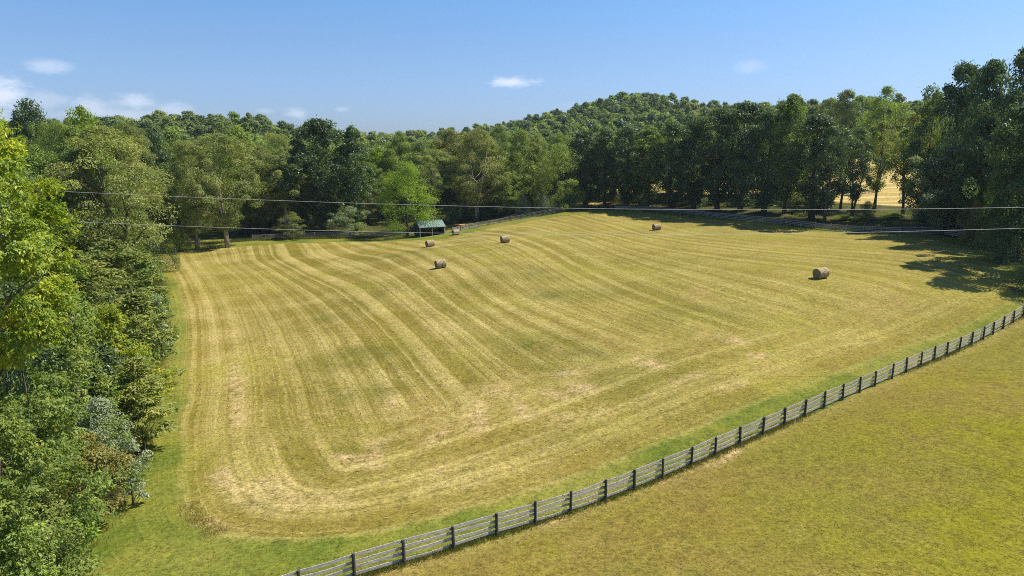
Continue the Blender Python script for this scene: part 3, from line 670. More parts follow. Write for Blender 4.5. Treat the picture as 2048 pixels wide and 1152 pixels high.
# shrubs under the trees: px, depth, top, width px, kind, leaf, label
SHRUBS = [
    (585, 176.5, 424, 66, 'spread', 'olive', 'flat-topped yellowish-olive bush growing over the fence beside the pale trunk'),
    (697, 182, 412, 84, 'spread', 'pale', 'bush with pale shiny leaves hanging over the dark fence stretch'),
    (722, 181, 444, 40, 'spread', 'bright', 'small bright green bush where the fence comes back into the sun'),
    (1085, 194, 388, 46, 'shrub', 'pale', 'pale-leaved bush behind the climbing fence'),
    (1045, 196, 392, 44, 'shrub', 'pale', 'greyish-green bush just below the layered mid-green tree'),
    (1130, 196, 392, 60, 'shrub', 'dark', 'dark bush where the far fence goes into shade'),
    (1175, 202, 380, 60, 'shrub', 'dark', 'dark bush at the foot of the crest row'),
    (1400, 186, 398, 60, 'shrub', 'dark', 'dark low bush under the crest row trunks'),
    (1460, 180, 404, 44, 'shrub', 'olive', 'sunlit yellowish weeds bush in a gap of the dark row'),
    (1530, 172, 396, 80, 'shrub', 'dark', 'dark bush under the row beyond the sunlit weeds'),
    (1590, 160, 420, 50, 'shrub', 'mid', 'green bush where the shade of the row ends'),
    (1610, 156, 428, 46, 'shrub', 'olive', 'olive weeds bush beside the straight bare trunk'),
    (1690, 150, 436, 52, 'shrub', 'bright', 'sunny green bush between straight trunk and ivy trunk'),
    (1735, 148, 402, 56, 'shrub', 'dark', 'rounded dark bush below the twin trunks'),
    (1790, 150, 428, 66, 'shrub', 'mid', 'broad green bush at the bottom of the tan field'),
    (1862, 134, 398, 90, 'shrub', 'dark', 'dark ivy-covered bush past the tan field'),
    (1912, 126, 390, 90, 'shrub', 'dark', 'black-green bush in deep shade of the corner'),
    (1950, 112, 402, 70, 'shrub', 'brown', 'brownish bush with sunlit tips in the shaded corner'),
    (2010, 98, 430, 110, 'shrub', 'dark', 'dark bush spilling over the shaded fence corner'),
    (2062, 84, 500, 100, 'shrub', 'dark', 'dark bush beside the end of the near fence'),
    (352, 156, 452, 60, 'shrub', 'mid', 'bush at the far corner before the leftover fence'),
    (300, 128, 440, 90, 'shrub', 'dark', 'shaded bush under the big olive tree'),
    (250, 118, 430, 110, 'shrub', 'mid', 'green undergrowth bush below the big olive tree'),
    (500, 192, 425, 70, 'shrub', 'dark', 'dark undergrowth bush under the leaning olive tree'),
    (640, 196, 420, 110, 'shrub', 'dark', 'dark undergrowth bush under the tallest dark tree'),
    (540, 192, 420, 60, 'shrub', 'dark', 'shady bush behind the slim pale trunk'),
    (905, 196, 405, 60, 'shrub', 'dark', 'dark bush behind the pole-like pale trunk'),
    (980, 200, 400, 80, 'shrub', 'dark', 'dark bush behind the forked pale trunk'),
    (1245, 206, 385, 50, 'shrub', 'dark', 'dark bush behind the crest gap trunks'),
]
for i, (px, d, top, wpx, kind, lm, label) in enumerate(SHRUBS):
    b, ht = height_for(px, d, top)
    plant('bush', kind, 1 + i % 4, lm, b, max(ht, 1.0), wpx * d / F, label, 'bush', 'bushes along the far fences', rng.random() * 6.28, parts=('stem', 'foliage'))

for i in range(56):
    if i < 24: px = 345 + i * 18; d = float(np.interp(px, [340, 500, 760], [184, 196, 203])) + rng.uniform(0, 8)
    elif i < 36: px = 885 + (i - 24) * 23; d = float(np.interp(px, [880, 1150], [194, 206])) + rng.uniform(0, 6)
    else: px = 1150 + (i - 36) * 25; d = float(np.interp(px, [1150, 1400, 1640], [208, 190, 160])) + rng.uniform(0, 5)
    if abs(px - 752) < 20: continue
    px += rng.uniform(-6, 6); b = D(px, d)
    plant('bush', 'shrub', 1 + i % 4, ['dark', 'dark', 'mid', 'dark', 'olive'][i % 5], b, rng.uniform(2.2, 5.2) if i < 36 else rng.uniform(1.6, 4.2), rng.uniform(4.5, 8), 'dark undergrowth bush in the shade under the far trees', 'bush', 'undergrowth below the far trees', rng.random() * 6.28, parts=('stem', 'foliage'))

# ---- thicket beside the near field: each plant has leaves of its own size
def thicket(name, px, d, top, wpx, lm, label, seed, zb=.12, env='ovate', ncl=70, per=60, rc=.13, leaf=.2, asp=.36, style='cluster', flat=.8, lump=.2, shell=.4, r0=.12, nl=16, dx=0, outb=.7, bark=None, cat='tree', parts=('trunk', 'crown'), forks=1):
    b, ht = height_for(px, d, top); W = wpx * d / F
    V, Q, tint, C = make_crown(seed, ht, W, zb * ht, env, ncl, per, rc, leaf, asp, flat, outb=outb, style=style, lump=lump, shell=shell)
    e = empty(name, b); tag(e, label, cat, 'thicket beside the mown field')
    make_trunk(seed, ht, C, zb * ht, r0, nl=nl, lean=.03, forks=forks).build(parts[0], bark or BARK, e, True)
    obj(parts[1], mesh(parts[1], V, [Q], LM[lm], fattr=dict(tint=tint)), e)
    return e
thicket('broadleaf_tree', -20, 30, 196, 330, 'lime', 'big yellow-green tree with drooping leaf clusters, very close to the viewer', 11, zb=.55, env='round', ncl=230, per=56, rc=.07, leaf=.15, asp=.36, lump=.22, r0=.26, nl=40, shell=.55)
thicket('young_tree', 70, 36, 610, 260, 'mid', 'leafy mid-green young tree below the big lime tree', 12, ncl=90, per=30, rc=.11, leaf=.19, r0=.12)
thicket('young_tree', 232, 56, 612, 160, 'lime', 'yellow-green young tree in front of the feathery evergreens', 13, ncl=60, per=26, rc=.12, leaf=.24)
thicket('young_tree', 150, 48, 610, 190, 'mid', 'mid-green young tree between the two yellow-green saplings', 14, ncl=80, per=34, rc=.11, leaf=.2)
thicket('evergreen_tree', 232, 74, 474, 210, 'feather', 'broad evergreen with flat feathery sprays at the top of the thicket', 15, env='shrub', ncl=110, per=130, rc=.11, leaf=.5, asp=.3, style='spray', flat=.3, zb=.1, r0=.2)
thicket('evergreen_tree', 160, 66, 498, 190, 'feather', 'feathery evergreen with darker sprays nearer the lime tree', 16, env='shrub', ncl=100, per=120, rc=.11, leaf=.45, asp=.3, style='spray', flat=.3, zb=.1, r0=.2)
thicket('evergreen_tree', 278, 64, 580, 130, 'feather', 'feathery evergreen whose sprays reach out over the green strip', 17, env='shrub', ncl=80, per=110, rc=.13, leaf=.42, asp=.3, style='spray', flat=.35, zb=.05, r0=.14)
thicket('evergreen_tree', 278, 51, 712, 120, 'feather', 'low spreading evergreen casting its own shadow on the grass', 18, env='shrub', ncl=80, per=110, rc=.14, leaf=.36, asp=.3, style='spray', flat=.3, zb=.2, r0=.1)
thicket('bush', 296, 85, 502, 70, 'mid', 'round leafy green bush at the tip of the thicket', 19, env='shrub', ncl=60, per=120, rc=.17, leaf=.36, asp=.6, style='card', zb=.03, r0=.1, cat='bush', parts=('stem', 'foliage'))
thicket('bush', 205, 54, 690, 150, 'dark', 'dark green bush in shade below the yellow-green sapling', 20, env='shrub', ncl=70, per=120, rc=.15, leaf=.25, asp=.6, style='card', zb=.03, r0=.1, cat='bush', parts=('stem', 'foliage'))
thicket('bush', 205, 46, 798, 130, 'silver', 'larger silvery white-leaved bush in the thicket edge', 21, env='shrub', ncl=75, per=190, rc=.15, leaf=.13, asp=.5, style='card', zb=.04, r0=.08, cat='bush', parts=('stem', 'foliage'), lump=.25)
thicket('bush', 258, 43.5, 866, 62, 'silver', 'smaller silvery bush leaning out over the green strip', 22, env='shrub', ncl=36, per=150, rc=.2, leaf=.12, asp=.5, style='card', zb=.04, r0=.06, cat='bush', parts=('stem', 'foliage'), lump=.25)
thicket('bush', 172, 41, 868, 150, 'brown', 'brownish-green bush with bare dead twigs under it', 23, env='shrub', ncl=80, per=48, rc=.14, leaf=.14, asp=.45, zb=.2, r0=.07, cat='bush', parts=('stem', 'foliage'), forks=4)
thicket('bush', 95, 39, 780, 190, 'mid', 'tall leafy bush in the middle of the thicket, mixed greens', 24, env='shrub', ncl=100, per=40, rc=.12, leaf=.16, asp=.4, zb=.03, r0=.08, cat='bush', parts=('stem', 'foliage'))
thicket('bush', 0, 28.6, 790, 270, 'mid', 'dense green bush at the very edge of the view under the lime tree', 25, env='shrub', ncl=110, per=40, rc=.11, leaf=.16, asp=.4, zb=.03, r0=.08, cat='bush', parts=('stem', 'foliage'))
thicket('bush', 76, 35.5, 950, 170, 'olive', 'olive weedy bush lower in the thicket', 26, env='shrub', ncl=80, per=44, rc=.13, leaf=.13, asp=.4, zb=.03, r0=.06, cat='bush', parts=('stem', 'foliage'))
thicket('bush', -8, 27.6, 1000, 250, 'mid', 'leafy bush at the bottom of the thicket with brighter shoots', 27, env='shrub', ncl=90, per=44, rc=.12, leaf=.15, asp=.4, zb=.03, r0=.06, cat='bush', parts=('stem', 'foliage'))
thicket('bush', 140, 37.5, 1010, 80, 'bright', 'small spindly bush with leaves hanging over the mown grass', 28, env='ovate', ncl=26, per=14, rc=.16, leaf=.2, asp=.4, zb=.2, r0=.035, cat='bush', parts=('stem', 'foliage'))
thicket('bush', 120, 58, 560, 230, 'mid', 'mixed green bush filling behind the young trees', 29, env='shrub', ncl=100, per=110, rc=.12, leaf=.3, asp=.5, style='droop', zb=.03, r0=.1, cat='bush', parts=('stem', 'foliage'))
thicket('bush', 20, 50, 560, 260, 'dark', 'dark bush behind the lower lime foliage', 30, env='shrub', ncl=100, per=100, rc=.12, leaf=.3, asp=.5, style='droop', zb=.03, r0=.1, cat='bush', parts=('stem', 'foliage'))
thicket('bush', 315, 74, 590, 50, 'pale', 'whitish-green weedy bush at the edge of the green strip', 31, env='shrub', ncl=36, per=90, rc=.2, leaf=.24, asp=.45, style='droop', zb=.03, r0=.06, cat='bush', parts=('stem', 'foliage'))
# bare dead branches
for (pts, lab) in [([(0, 985, 33), (40, 1010, 33), (48, 1050, 33)], 'short bare dead branch at the edge of the view'),
                   ([(5, 1080, 34), (35, 1040, 34.5), (70, 960, 35)], 'long thin bare branch leaning in the lower thicket'),
                   ([(98, 676, 44), (130, 650, 44), (160, 628, 44)], 'bare grey branch crossing the yellow-green young tree')]:
    mb = MB(); q = [P(*p) for p in pts]; mb.tube(q, [.05, .035, .02], 6)
    mb.tube([q[1], q[1] + np.array([.3, .1, .5]), q[1] + np.array([.5, .1, .9])], [.02, .015, .008], 5)
    tag(mb.build('dead_branch', PALE, None, True), lab, 'branch')
mb = MB(); r = random.Random(3)
for k in range(46):
    c = P(r.uniform(150, 225), r.uniform(955, 1005), 40.5 + r.uniform(-.6, .6)); c[2] = max(c[2], h(c[0], c[1]) + .1)
    a = r.uniform(0, 6.28); L = r.uniform(.4, 1.1); dv = np.array([math.cos(a) * L, math.sin(a) * L * .6, r.uniform(-.2, .5)])
    mb.tube([c, c + dv * .5 + np.array([0, 0, .06]), c + dv], [.018, .013, .006], 4)
tag(mb.build('brushwood', PALE), 'tangle of bare grey twigs under the brownish bush', 'twigs', kind='stuff')

# ---- woods behind: single trees, then a far mass
cand = []
rr = np.random.default_rng(9)
def inside(x, y, poly): return sdist(np.array([[x, y]], float), np.array(poly, float))[0] > 0
for x in np.arange(-420, 430, 9.4):
    for y in np.arange(60, 640, 9.4):
        X, Y = x + rr.uniform(-4.6, 4.6), y + rr.uniform(-4.6, 4.6)
        cand.append((X, Y))
cand = np.array(cand)
fd = sdist(cand, field_poly); td = sdist(cand, tawny_poly); ld = sdist(cand, lawn_poly)
dep = cand[:, 1]; pxs = 1024 + F * cand[:, 0] / (cand[:, 1] * math.cos(PITCH) + 5)
left = cand[:, 0] < 22
keep = (fd < -4) & (td < -3) & (ld < -2) & (pxs > -260) & (pxs < 2320)
keep &= np.where(left, (cand[:, 1] > 206) | ((pxs < 250) & (cand[:, 1] > 95)), ((cand[:, 1] > 284) | ((pxs > 1930) & (cand[:, 1] > 90)) | ((td < -3) & (cand[:, 1] > 230))))
# an opening of light behind the far fence
keep &= ~((np.abs(pxs - 750) < 26) & (cand[:, 1] < 290))
cand = cand[keep]; cz = H(cand)
hts = np.where(cand[:, 1] > 260, rr.uniform(12.5, 22, len(cand)), rr.uniform(19, 24, len(cand)))
order = np.argsort(cand[:, 1]); skyl = np.full(300, 2000.0); chosen = []
for (px, d, top, wpx, *_r) in TREES:
    a, b_ = int((px - wpx * .36 + 300) / 9), int((px + wpx * .36 + 300) / 9)
for i in order:
    X, Y = cand[i]; px, py, d = proj((X, Y, cz[i] + hts[i])); wpx = 10 * F / d
    a, b_ = max(0, int((px - wpx * .5 + 300) / 9)), min(299, int((px + wpx * .5 + 300) / 9) + 1)
    if b_ <= a: continue
    seg = skyl[a:b_]
    if py < seg.max() + 6: chosen.append((X, Y, cz[i], hts[i], d, px, py))
    m1, m2 = max(0, int((px - wpx * .3 + 300) / 9)), min(299, int((px + wpx * .3 + 300) / 9) + 1)
    skyl[m1:m2] = np.minimum(skyl[m1:m2], py + 10)
n_ind = 200
print('woods chosen', len(chosen))
for i, (X, Y, z, ht, d, px, py) in enumerate(chosen[:n_ind]):
    far = Y > 230
    lm = ['mid', 'hill', 'olive', 'hill', 'mid'][i % 5] if X < 30 else ['hill', 'hill', 'mid', 'dark'][i % 4]
    kind = 'hill' if d > 260 else 'mid'
    where = 'left' if X < 30 else 'right'
    lab = ('green tree crown in the wood behind the far fence and shed' if X < 25 else
           ('dark tree crown in the wood behind the tall corner trees' if px > 1800 else 'green tree crown on the wooded hill behind the dark row'))
    grp = 'trees of the wood behind the far fence' if X < 25 else ('trees of the wood behind the tall corner trees' if px > 1800 else 'trees on the wooded hill')
    plant('woodland_tree', kind, 1 + i % 4, lm, (X, Y, z - .2), ht, rr.uniform(9.5, 13), lab, 'tree', grp, rr.random() * 6.28)
rest = chosen[n_ind:]
if rest:
    Vs, Qs, Ts, Ms, n = [], [], [], [], 0
    for i, (X, Y, z, ht, d, px, py) in enumerate(rest):
        V, Q, tint, tk, _, W = proto('hill', 1 + i % 4)
        a = rr.random() * 6.28; ca, sa = math.cos(a), math.sin(a); s = rr.uniform(9.5, 19) / W
        if d > 420:
            kp = rr.random(len(Q)) < .62; sc_ = 1.2
        else: kp = np.ones(len(Q), bool); sc_ = 1.0
        sel = V.reshape(-1, 4, 3)[kp]
        cc = sel.mean(1, keepdims=True); sel = (cc + (sel - cc) * sc_).reshape(-1, 3)
        Vs.append(np.stack([(sel[:, 0] * ca - sel[:, 1] * sa) * s + X, (sel[:, 0] * sa + sel[:, 1] * ca) * s + Y, sel[:, 2] * ht / 20 + z - .3], 1))
        k = len(sel) // 4
        Qs.append(np.arange(k * 4).reshape(k, 4) + n); n += k * 4
        Ts.append(np.clip(tint[kp] * .62 + rr.uniform(-.12, .42), 0, 1)); Ms.append(np.full(k, rr.choice(4, p=[.58, .20, .07, .15])))
    fo = obj('distant_forest', mesh('distant_forest', np.concatenate(Vs), [np.concatenate(Qs)], [LM['hill'], LM['mid'], LM['olive'], LM['dark']], np.concatenate(Ms), fattr=dict(tint=np.concatenate(Ts))))
    tag(fo, 'far wooded hills whose crowns run together under the sky', 'forest', kind='stuff')

# ------------------------------------------------------------------ fences
def wood_mat(name, a, b, c):
    m = bpy.data.materials.new(name); m.use_nodes = True; t = NT(m.node_tree)
    tc = t.n('ShaderNodeTexCoord'); pos = t.n('ShaderNodeNewGeometry').outputs['Position']
    g = t.noise(t.vm('MULTIPLY', pos, (1.2, 1.2, 18)), 2.2, 5, .65); n2 = t.noise(pos, 1.3, 4, .6); n3 = t.noise(pos, 9, 3, .6)
    cc = t.mix(t.ss(t.m('ADD', t.m('MULTIPLY', g, .7), t.m('MULTIPLY', n2, .5)), .42, .8), a, b)
    cc = t.mix(t.m('MULTIPLY', t.ss(t.m('ADD', n3, t.m('MULTIPLY', n2, .5)), .78, .98), .8), cc, c)
    bp = t.n('ShaderNodeBump', i_Height=g, i_Strength=.5, i_Distance=.02)
    bs = t.n('ShaderNodeBsdfPrincipled', i_Base_Color=cc, i_Roughness=.9, i_Normal=bp.outputs[0]); bs.inputs['Specular IOR Level'].default_value = .2
    t.n('ShaderNodeOutputMaterial', i_Surface=bs.outputs[0]); return m
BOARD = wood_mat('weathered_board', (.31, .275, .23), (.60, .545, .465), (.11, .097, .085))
POST = wood_mat('dark_post', (.045, .042, .040), (.11, .10, .09), (.025, .024, .022))  # near-black post colour, varied a little by grain noise
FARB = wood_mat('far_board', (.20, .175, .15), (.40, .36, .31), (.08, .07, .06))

def build_fence(name, pts, label, group, postm, boardm, hp=1.42, span=2, near=False, face=1, seed=1, bh=.17, heights=(1.22, .90, .58, .24)):
    """pts: post feet; boards are nailed to the far side (face = +1 along the left hand of the run)"""
    r = random.Random(seed)
    e = empty(name, pts[0]); tag(e, label, 'fence', group)
    o = np.array(pts[0])
    n = len(pts); dirs = []
    for i in range(n):
        d = pts[min(i + 1, n - 1)] - pts[max(i - 1, 0)]; d[2] = 0; dirs.append(d / np.linalg.norm(d))
    tops = [hp + r.uniform(-.05, .05) for _ in range(n)]
    for i, p in enumerate(pts):
        mb = MB(); d = dirs[i]; nrm = np.array([-d[1], d[0], 0]) * face; q = p - o
        lx, ly = r.uniform(-.05, .05), r.uniform(-.05, .05)
        if near:
            rr_ = .085 + r.uniform(-.008, .01)
            mb.tube([q + np.array([0, 0, -.3]), q + np.array([lx * .5, ly * .5, .5]), q + np.array([lx, ly, tops[i] - .03]), q + np.array([lx, ly, tops[i]])], [rr_ * 1.02, rr_, rr_ * .96, rr_ * .8], 9)
        else:
            mb.box(q + np.array([0, 0, tops[i] / 2 - .1]), (.13, .13, tops[i] + .2), math.atan2(d[1], d[0]))
        mb.build('post', postm, e)
    for row, hz in enumerate(heights):
        i = -(row % 2) if span > 1 else 0
        while i < n - 1:
            a, b = max(0, i), min(n - 1, i + span)
            if b > a:
                mb = MB(); bt = .026; js = {k: r.uniform(-.05, .05) for k in range(a, b + 1)}
                prev = None; hh = bh * r.uniform(.92, 1.06)
                st = []
                for k in range(a, b + 1):
                    d = dirs[k]; nrm = np.array([-d[1], d[0], 0]) * face
                    c = pts[k] - o + nrm * (.10 if near else .08) + np.array([0, 0, hz * hp / 1.42 + js[k]])
                    ext = .02 if a < k < b else 0
                    if k == a: c = c + d * .012
                    if k == b: c = c - d * .012
                    st.append((c, nrm))
                    if k < b:     # sag in the middle of the bay
                        d2 = dirs[k + 1]; c2 = pts[k + 1] - o + np.array([-d2[1], d2[0], 0]) * face * (.10 if near else .08) + np.array([0, 0, hz * hp / 1.42 + js[k + 1]])
                        st.append(((c + c2) / 2 + np.array([0, 0, r.uniform(-.075, .02)]) + nrm * r.uniform(-.015, .02), nrm))
                for (c, nr), (c2, nr2) in zip(st[:-1], st[1:]):
                    z = np.array([0, 0, hh / 2])
                    mb.hexa([c - nr * bt / 2 - z, c2 - nr2 * bt / 2 - z, c2 + nr2 * bt / 2 - z, c + nr * bt / 2 - z,
                             c - nr * bt / 2 + z, c2 - nr2 * bt / 2 + z, c2 + nr2 * bt / 2 + z, c + nr * bt / 2 + z])
                mb.build('board', boardm, e)
            i += span
    return e
nf = []
for px, py in NEAR_POSTS:
    q = P(px, py, fence_d(px)); q[2] = h(q[0], q[1]); nf.append(q)
build_fence('board_fence', nf, 'weathered grey four-board fence with dark round posts between hayfield and lawn', 'board fences around the hayfield', POST, BOARD, near=True, span=2, seed=4, face=1)
def along(pp, step, dmax=900):
    q = gpoly(pp); L = [0]
    for a, b in zip(q[:-1], q[1:]): L.append(L[-1] + float(np.linalg.norm((b - a)[:2])))
    k = max(2, int(L[-1] / step)); out = []
    for s in np.linspace(0, L[-1], k + 1):
        x, y = np.interp(s, L, q[:, 0]), np.interp(s, L, q[:, 1]); out.append(np.array([x, y, h(x, y)]))
    return out
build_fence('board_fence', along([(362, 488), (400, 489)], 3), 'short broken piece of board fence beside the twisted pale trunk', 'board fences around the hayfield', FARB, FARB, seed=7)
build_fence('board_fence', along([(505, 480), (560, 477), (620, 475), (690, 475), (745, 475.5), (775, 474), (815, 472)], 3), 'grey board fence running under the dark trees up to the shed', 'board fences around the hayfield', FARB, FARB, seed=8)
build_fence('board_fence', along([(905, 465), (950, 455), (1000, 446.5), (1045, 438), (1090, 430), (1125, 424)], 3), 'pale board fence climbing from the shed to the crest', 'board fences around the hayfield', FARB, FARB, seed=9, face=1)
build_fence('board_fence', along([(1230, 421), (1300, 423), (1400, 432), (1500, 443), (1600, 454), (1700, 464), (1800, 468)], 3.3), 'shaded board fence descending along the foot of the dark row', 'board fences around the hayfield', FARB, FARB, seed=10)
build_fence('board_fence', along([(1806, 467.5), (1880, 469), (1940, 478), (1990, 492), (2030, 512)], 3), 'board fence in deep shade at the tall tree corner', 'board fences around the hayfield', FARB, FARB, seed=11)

# ------------------------------------------------------------------ hay bales
def bale_mat():
    m = bpy.data.materials.new('hay_bale'); m.use_nodes = True; t = NT(m.node_tree)
    tc = t.n('ShaderNodeTexCoord').outputs['Object']; s = t.n('ShaderNodeSeparateXYZ', i_0=tc)
    n1 = t.noise(t.vm('MULTIPLY', tc, (14, 3, 3)), 1.6, 4, .65); n2 = t.noise(tc, 3, 4, .6)
    band = t.m('MULTIPLY', t.m('ADD', t.m('SINE', t.m('ADD', t.m('MULTIPLY', s.outputs[0], 2 * PI / .21), t.m('MULTIPLY', n2, 2.5))), 1), .5)
    q = t.m('ADD', t.m('MULTIPLY', band, .45), t.m('ADD', t.m('MULTIPLY', n1, .5), t.m('MULTIPLY', n2, .3)))
    c = t.mix(t.ss(q, .35, .95), (.165, .125, .065), (.54, .43, .26))
    rad = t.vm('LENGTH', t.vm('MULTIPLY', tc, (0, 1, 1)))
    sp_ = t.m('SINE', t.m('ADD', t.m('MULTIPLY', rad, 55), t.m('MULTIPLY', n2, 6)))
    ce = t.mix(t.ss(t.m('ADD', sp_, n1), -.6, 1.4), (.13, .105, .05), (.34, .27, .13))
    geo = t.n('ShaderNodeTexCoord').outputs['Normal']; nx_ = t.m('ABSOLUTE', t.n('ShaderNodeSeparateXYZ', i_0=geo).outputs[0])
    c = t.mix(t.ss(nx_, .75, .9), c, ce)
    bp = t.n('ShaderNodeBump', i_Height=t.m('ADD', n1, t.m('MULTIPLY', band, .5)), i_Strength=.8, i_Distance=.05)
    bs = t.n('ShaderNodeBsdfPrincipled', i_Base_Color=c, i_Roughness=1, i_Normal=bp.outputs[0]); bs.inputs['Specular IOR Level'].default_value = .05
    t.n('ShaderNodeOutputMaterial', i_Surface=bs.outputs[0]); return m
BALE = bale_mat()
def bale_mesh(seed, R=.70, L=1.6):
    r = random.Random(seed); mb = MB(); k = 40
    prof = [(-L / 2 + .02, 0.0), (-L / 2 + .05, R * .45), (-L / 2 + .02, R * .72), (-L / 2, R * .88), (-L / 2 + .03, R * .965)]
    prof += [(-L / 2 + .08 + (L - .16) * i / 14, R * (1 + .018 * math.sin(i * 2.3) - .012 * (i % 3 == 0))) for i in range(15)]
    prof += [(L / 2 - .03, R * .965), (L / 2, R * .88), (L / 2 - .02, R * .72), (L / 2 - .05, R * .45), (L / 2 - .02, 0.0)]
    V = []; 
    for x, q in prof:
        for j in range(k):
            a = 2 * PI * j / k; z = math.sin(a) * q; 
            w_ = 1 + .018 * math.sin(3 * a + seed) + r.uniform(-.008, .008)
            zz = z * w_
            if zz < -R * .9: zz = -R * .9 - (zz + R * .9) * -.2
            V.append((x + r.uniform(-.006, .006), math.cos(a) * q * w_ * 1.02, zz))
    fs = [(i * k + j, i * k + (j + 1) % k, (i + 1) * k + (j + 1) % k, (i + 1) * k + j) for i in range(len(prof) - 1) for j in range(k)]
    mb.add(V, fs)
    # net-wrap ridges and loose stalks
    return mb.me('hay_bale', BALE, True)
BL = ['round hay bale in the middle of the field, below the bale under the shed', 'round hay bale on the slope just below the green-roofed shed', 'round hay bale alone on the rise, beyond the middle bale',
      'round hay bale at the edge of the tree shade near the crest', 'round hay bale beside the shed, in front of the yellow cart', 'round hay bale with its dark flat end showing, nearest the near fence']
for i, (px, py, d, ang) in enumerate(bales_px):
    q = G(px, py); sc_ = 1.0
    th = math.atan2((px - 1024) / F, 1)              # viewing azimuth from +Y towards +X
    a = math.radians(ang) - th                      # axis turned from the picture plane
    o = obj('hay_bale', bale_mesh(i + 1)); tag(o, BL[i], 'hay bale', 'round hay bales on the field')
    ax = np.array([math.cos(a), math.sin(a)])
    s1, s2 = h(*(q[:2] - ax * .7)), h(*(q[:2] + ax * .7))
    nv = Vector((-(s2 - s1) / 1.4 * 1, 0, 1)); 
    o.location = (q[0] + math.sin(th) * .4, q[1] + math.cos(th) * .4, 0)
    o.location.z = h(o.location.x, o.location.y) + .645
    o.rotation_euler = (0, -math.atan2(s2 - s1, 1.4), a)

# ------------------------------------------------------------------ shed
def paint(name, c, rough=.5, metal=0, bump=0):
    m = bpy.data.materials.new(name); m.use_nodes = True; t = NT(m.node_tree)
    pos = t.n('ShaderNodeTexCoord').outputs['Object']; n1 = t.noise(pos, 2.5, 4, .6)
    cc = t.mix(t.ss(n1, .3, .75), c, tuple(x * .72 for x in c))
    bs = t.n('ShaderNodeBsdfPrincipled', i_Base_Color=cc, i_Roughness=rough, i_Metallic=metal)
    t.n('ShaderNodeOutputMaterial', i_Surface=bs.outputs[0]); return m
GREEN_ROOF = paint('green_metal_roof', (.185, .275, .235), .5)
GREEN_WALL = paint('green_siding', (.022, .075, .062), .7)
TIMBER = paint('pale_timber', (.58, .50, .40), .8)
DARKW = paint('dark_timber', (.10, .075, .055), .9)
fl = G(840.5, 474.6); fr_dir = math.radians(26)
ux = np.array([math.cos(fr_dir), math.sin(fr_dir), 0]); uy = np.array([-math.sin(fr_dir), math.cos(fr_dir), 0])
Wd, Dp = 6.5, 4.8; he, hr = 2.5, 3.75
sz0 = fl[2]
shed = empty('run_in_shed', fl); tag(shed, 'open-fronted dark green run-in shed with pale green metal roof and three posts', 'shed')
shed.rotation_euler = (0, 0, fr_dir)
gr = h(*(fl + ux * Wd)[:2]) - sz0
for x in (0.0, Wd / 2, Wd):
    mb = MB(); mb.box((x, 0, (he + gr * x / Wd - .3) / 2), (.17, .17, he - gr * x / Wd + .3)); mb.box((x, .0, he - .25), (.30, .10, .10)); mb.build('post', TIMBER, shed)
def slab(mb, x0, x1, ya, za, yb, zb_, th):
    mb.hexa([(x0, ya, za - th), (x1, ya, za - th), (x1, yb, zb_ - th), (x0, yb, zb_ - th), (x0, ya, za), (x1, ya, za), (x1, yb, zb_), (x0, yb, zb_)])
mb = MB()
ov = .35; k = (hr - he) / (Dp / 2)
slab(mb, -.3, Wd + .3, -ov, he - ov * k + .14, Dp / 2 - .01, hr + .14, .06); slab(mb, -.3, Wd + .3, Dp / 2 + .01, hr + .14, Dp + ov, he - ov * k + .14, .06)
for i in range(16):
    x = -.28 + i * (Wd + .56) / 15
    slab(mb, x - .02, x + .02, -ov - .005, he - ov * k + .185, Dp / 2 - .02, hr + .185, .043); slab(mb, x - .02, x + .02, Dp / 2 + .02, hr + .185, Dp + ov + .005, he - ov * k + .185, .043)
mb.box((Wd / 2, Dp / 2, hr + .20), (Wd + .62, .26, .05))
roof = mb.build('roof', GREEN_ROOF, shed)
mb = MB(); mb.box((Wd / 2, -ov + .02, he - ov * k + .02), (Wd + .58, .05, .12)); mb.build('fascia', DARKW, shed)
def gable(x, th, lo, nm, mat):
    mb = MB(); y0, y1 = .05, Dp - .05
    pr = [(y0, lo), (y1, lo), (y1, he + .03), (Dp / 2, hr + .03), (y0, he + .03)]
    V = [(x - th / 2, y, z) for y, z in pr] + [(x + th / 2, y, z) for y, z in pr]
    mb.add(V, [(0, 1, 2, 3, 4), (9, 8, 7, 6, 5)] + [(i, i + 5, (i + 1) % 5 + 5, (i + 1) % 5) for i in range(5)])
    for j in range(9):       # battens
        y = .3 + j * (Dp - .6) / 8; zt = he + (hr - he) * (1 - abs(y - Dp / 2) / (Dp / 2))
        mb.box((x - th / 2 - .014, y, (lo + zt) / 2), (.025, .06, zt - lo))
    return mb.build(nm, mat, shed)
gable(-.0 + .02, .06, -.4, 'side_wall', GREEN_WALL); gable(Wd - .02, .06, -.2, 'side_wall', GREEN_WALL)
mb = MB(); mb.box((Wd / 2, Dp - .05, .75), (Wd - .2, .06, 1.9)); mb.build('back_wall', DARKW, shed)
mb = MB(); mb.box((Wd / 2, Dp - .05, 2.08), (Wd - .2, .05, .74))
for x in (1.2, 2.4, 3.7, 5.0): mb.box((x, Dp - .12, 2.08), (.1, .06, .74))
mb.build('upper_panel', TIMBER, shed)
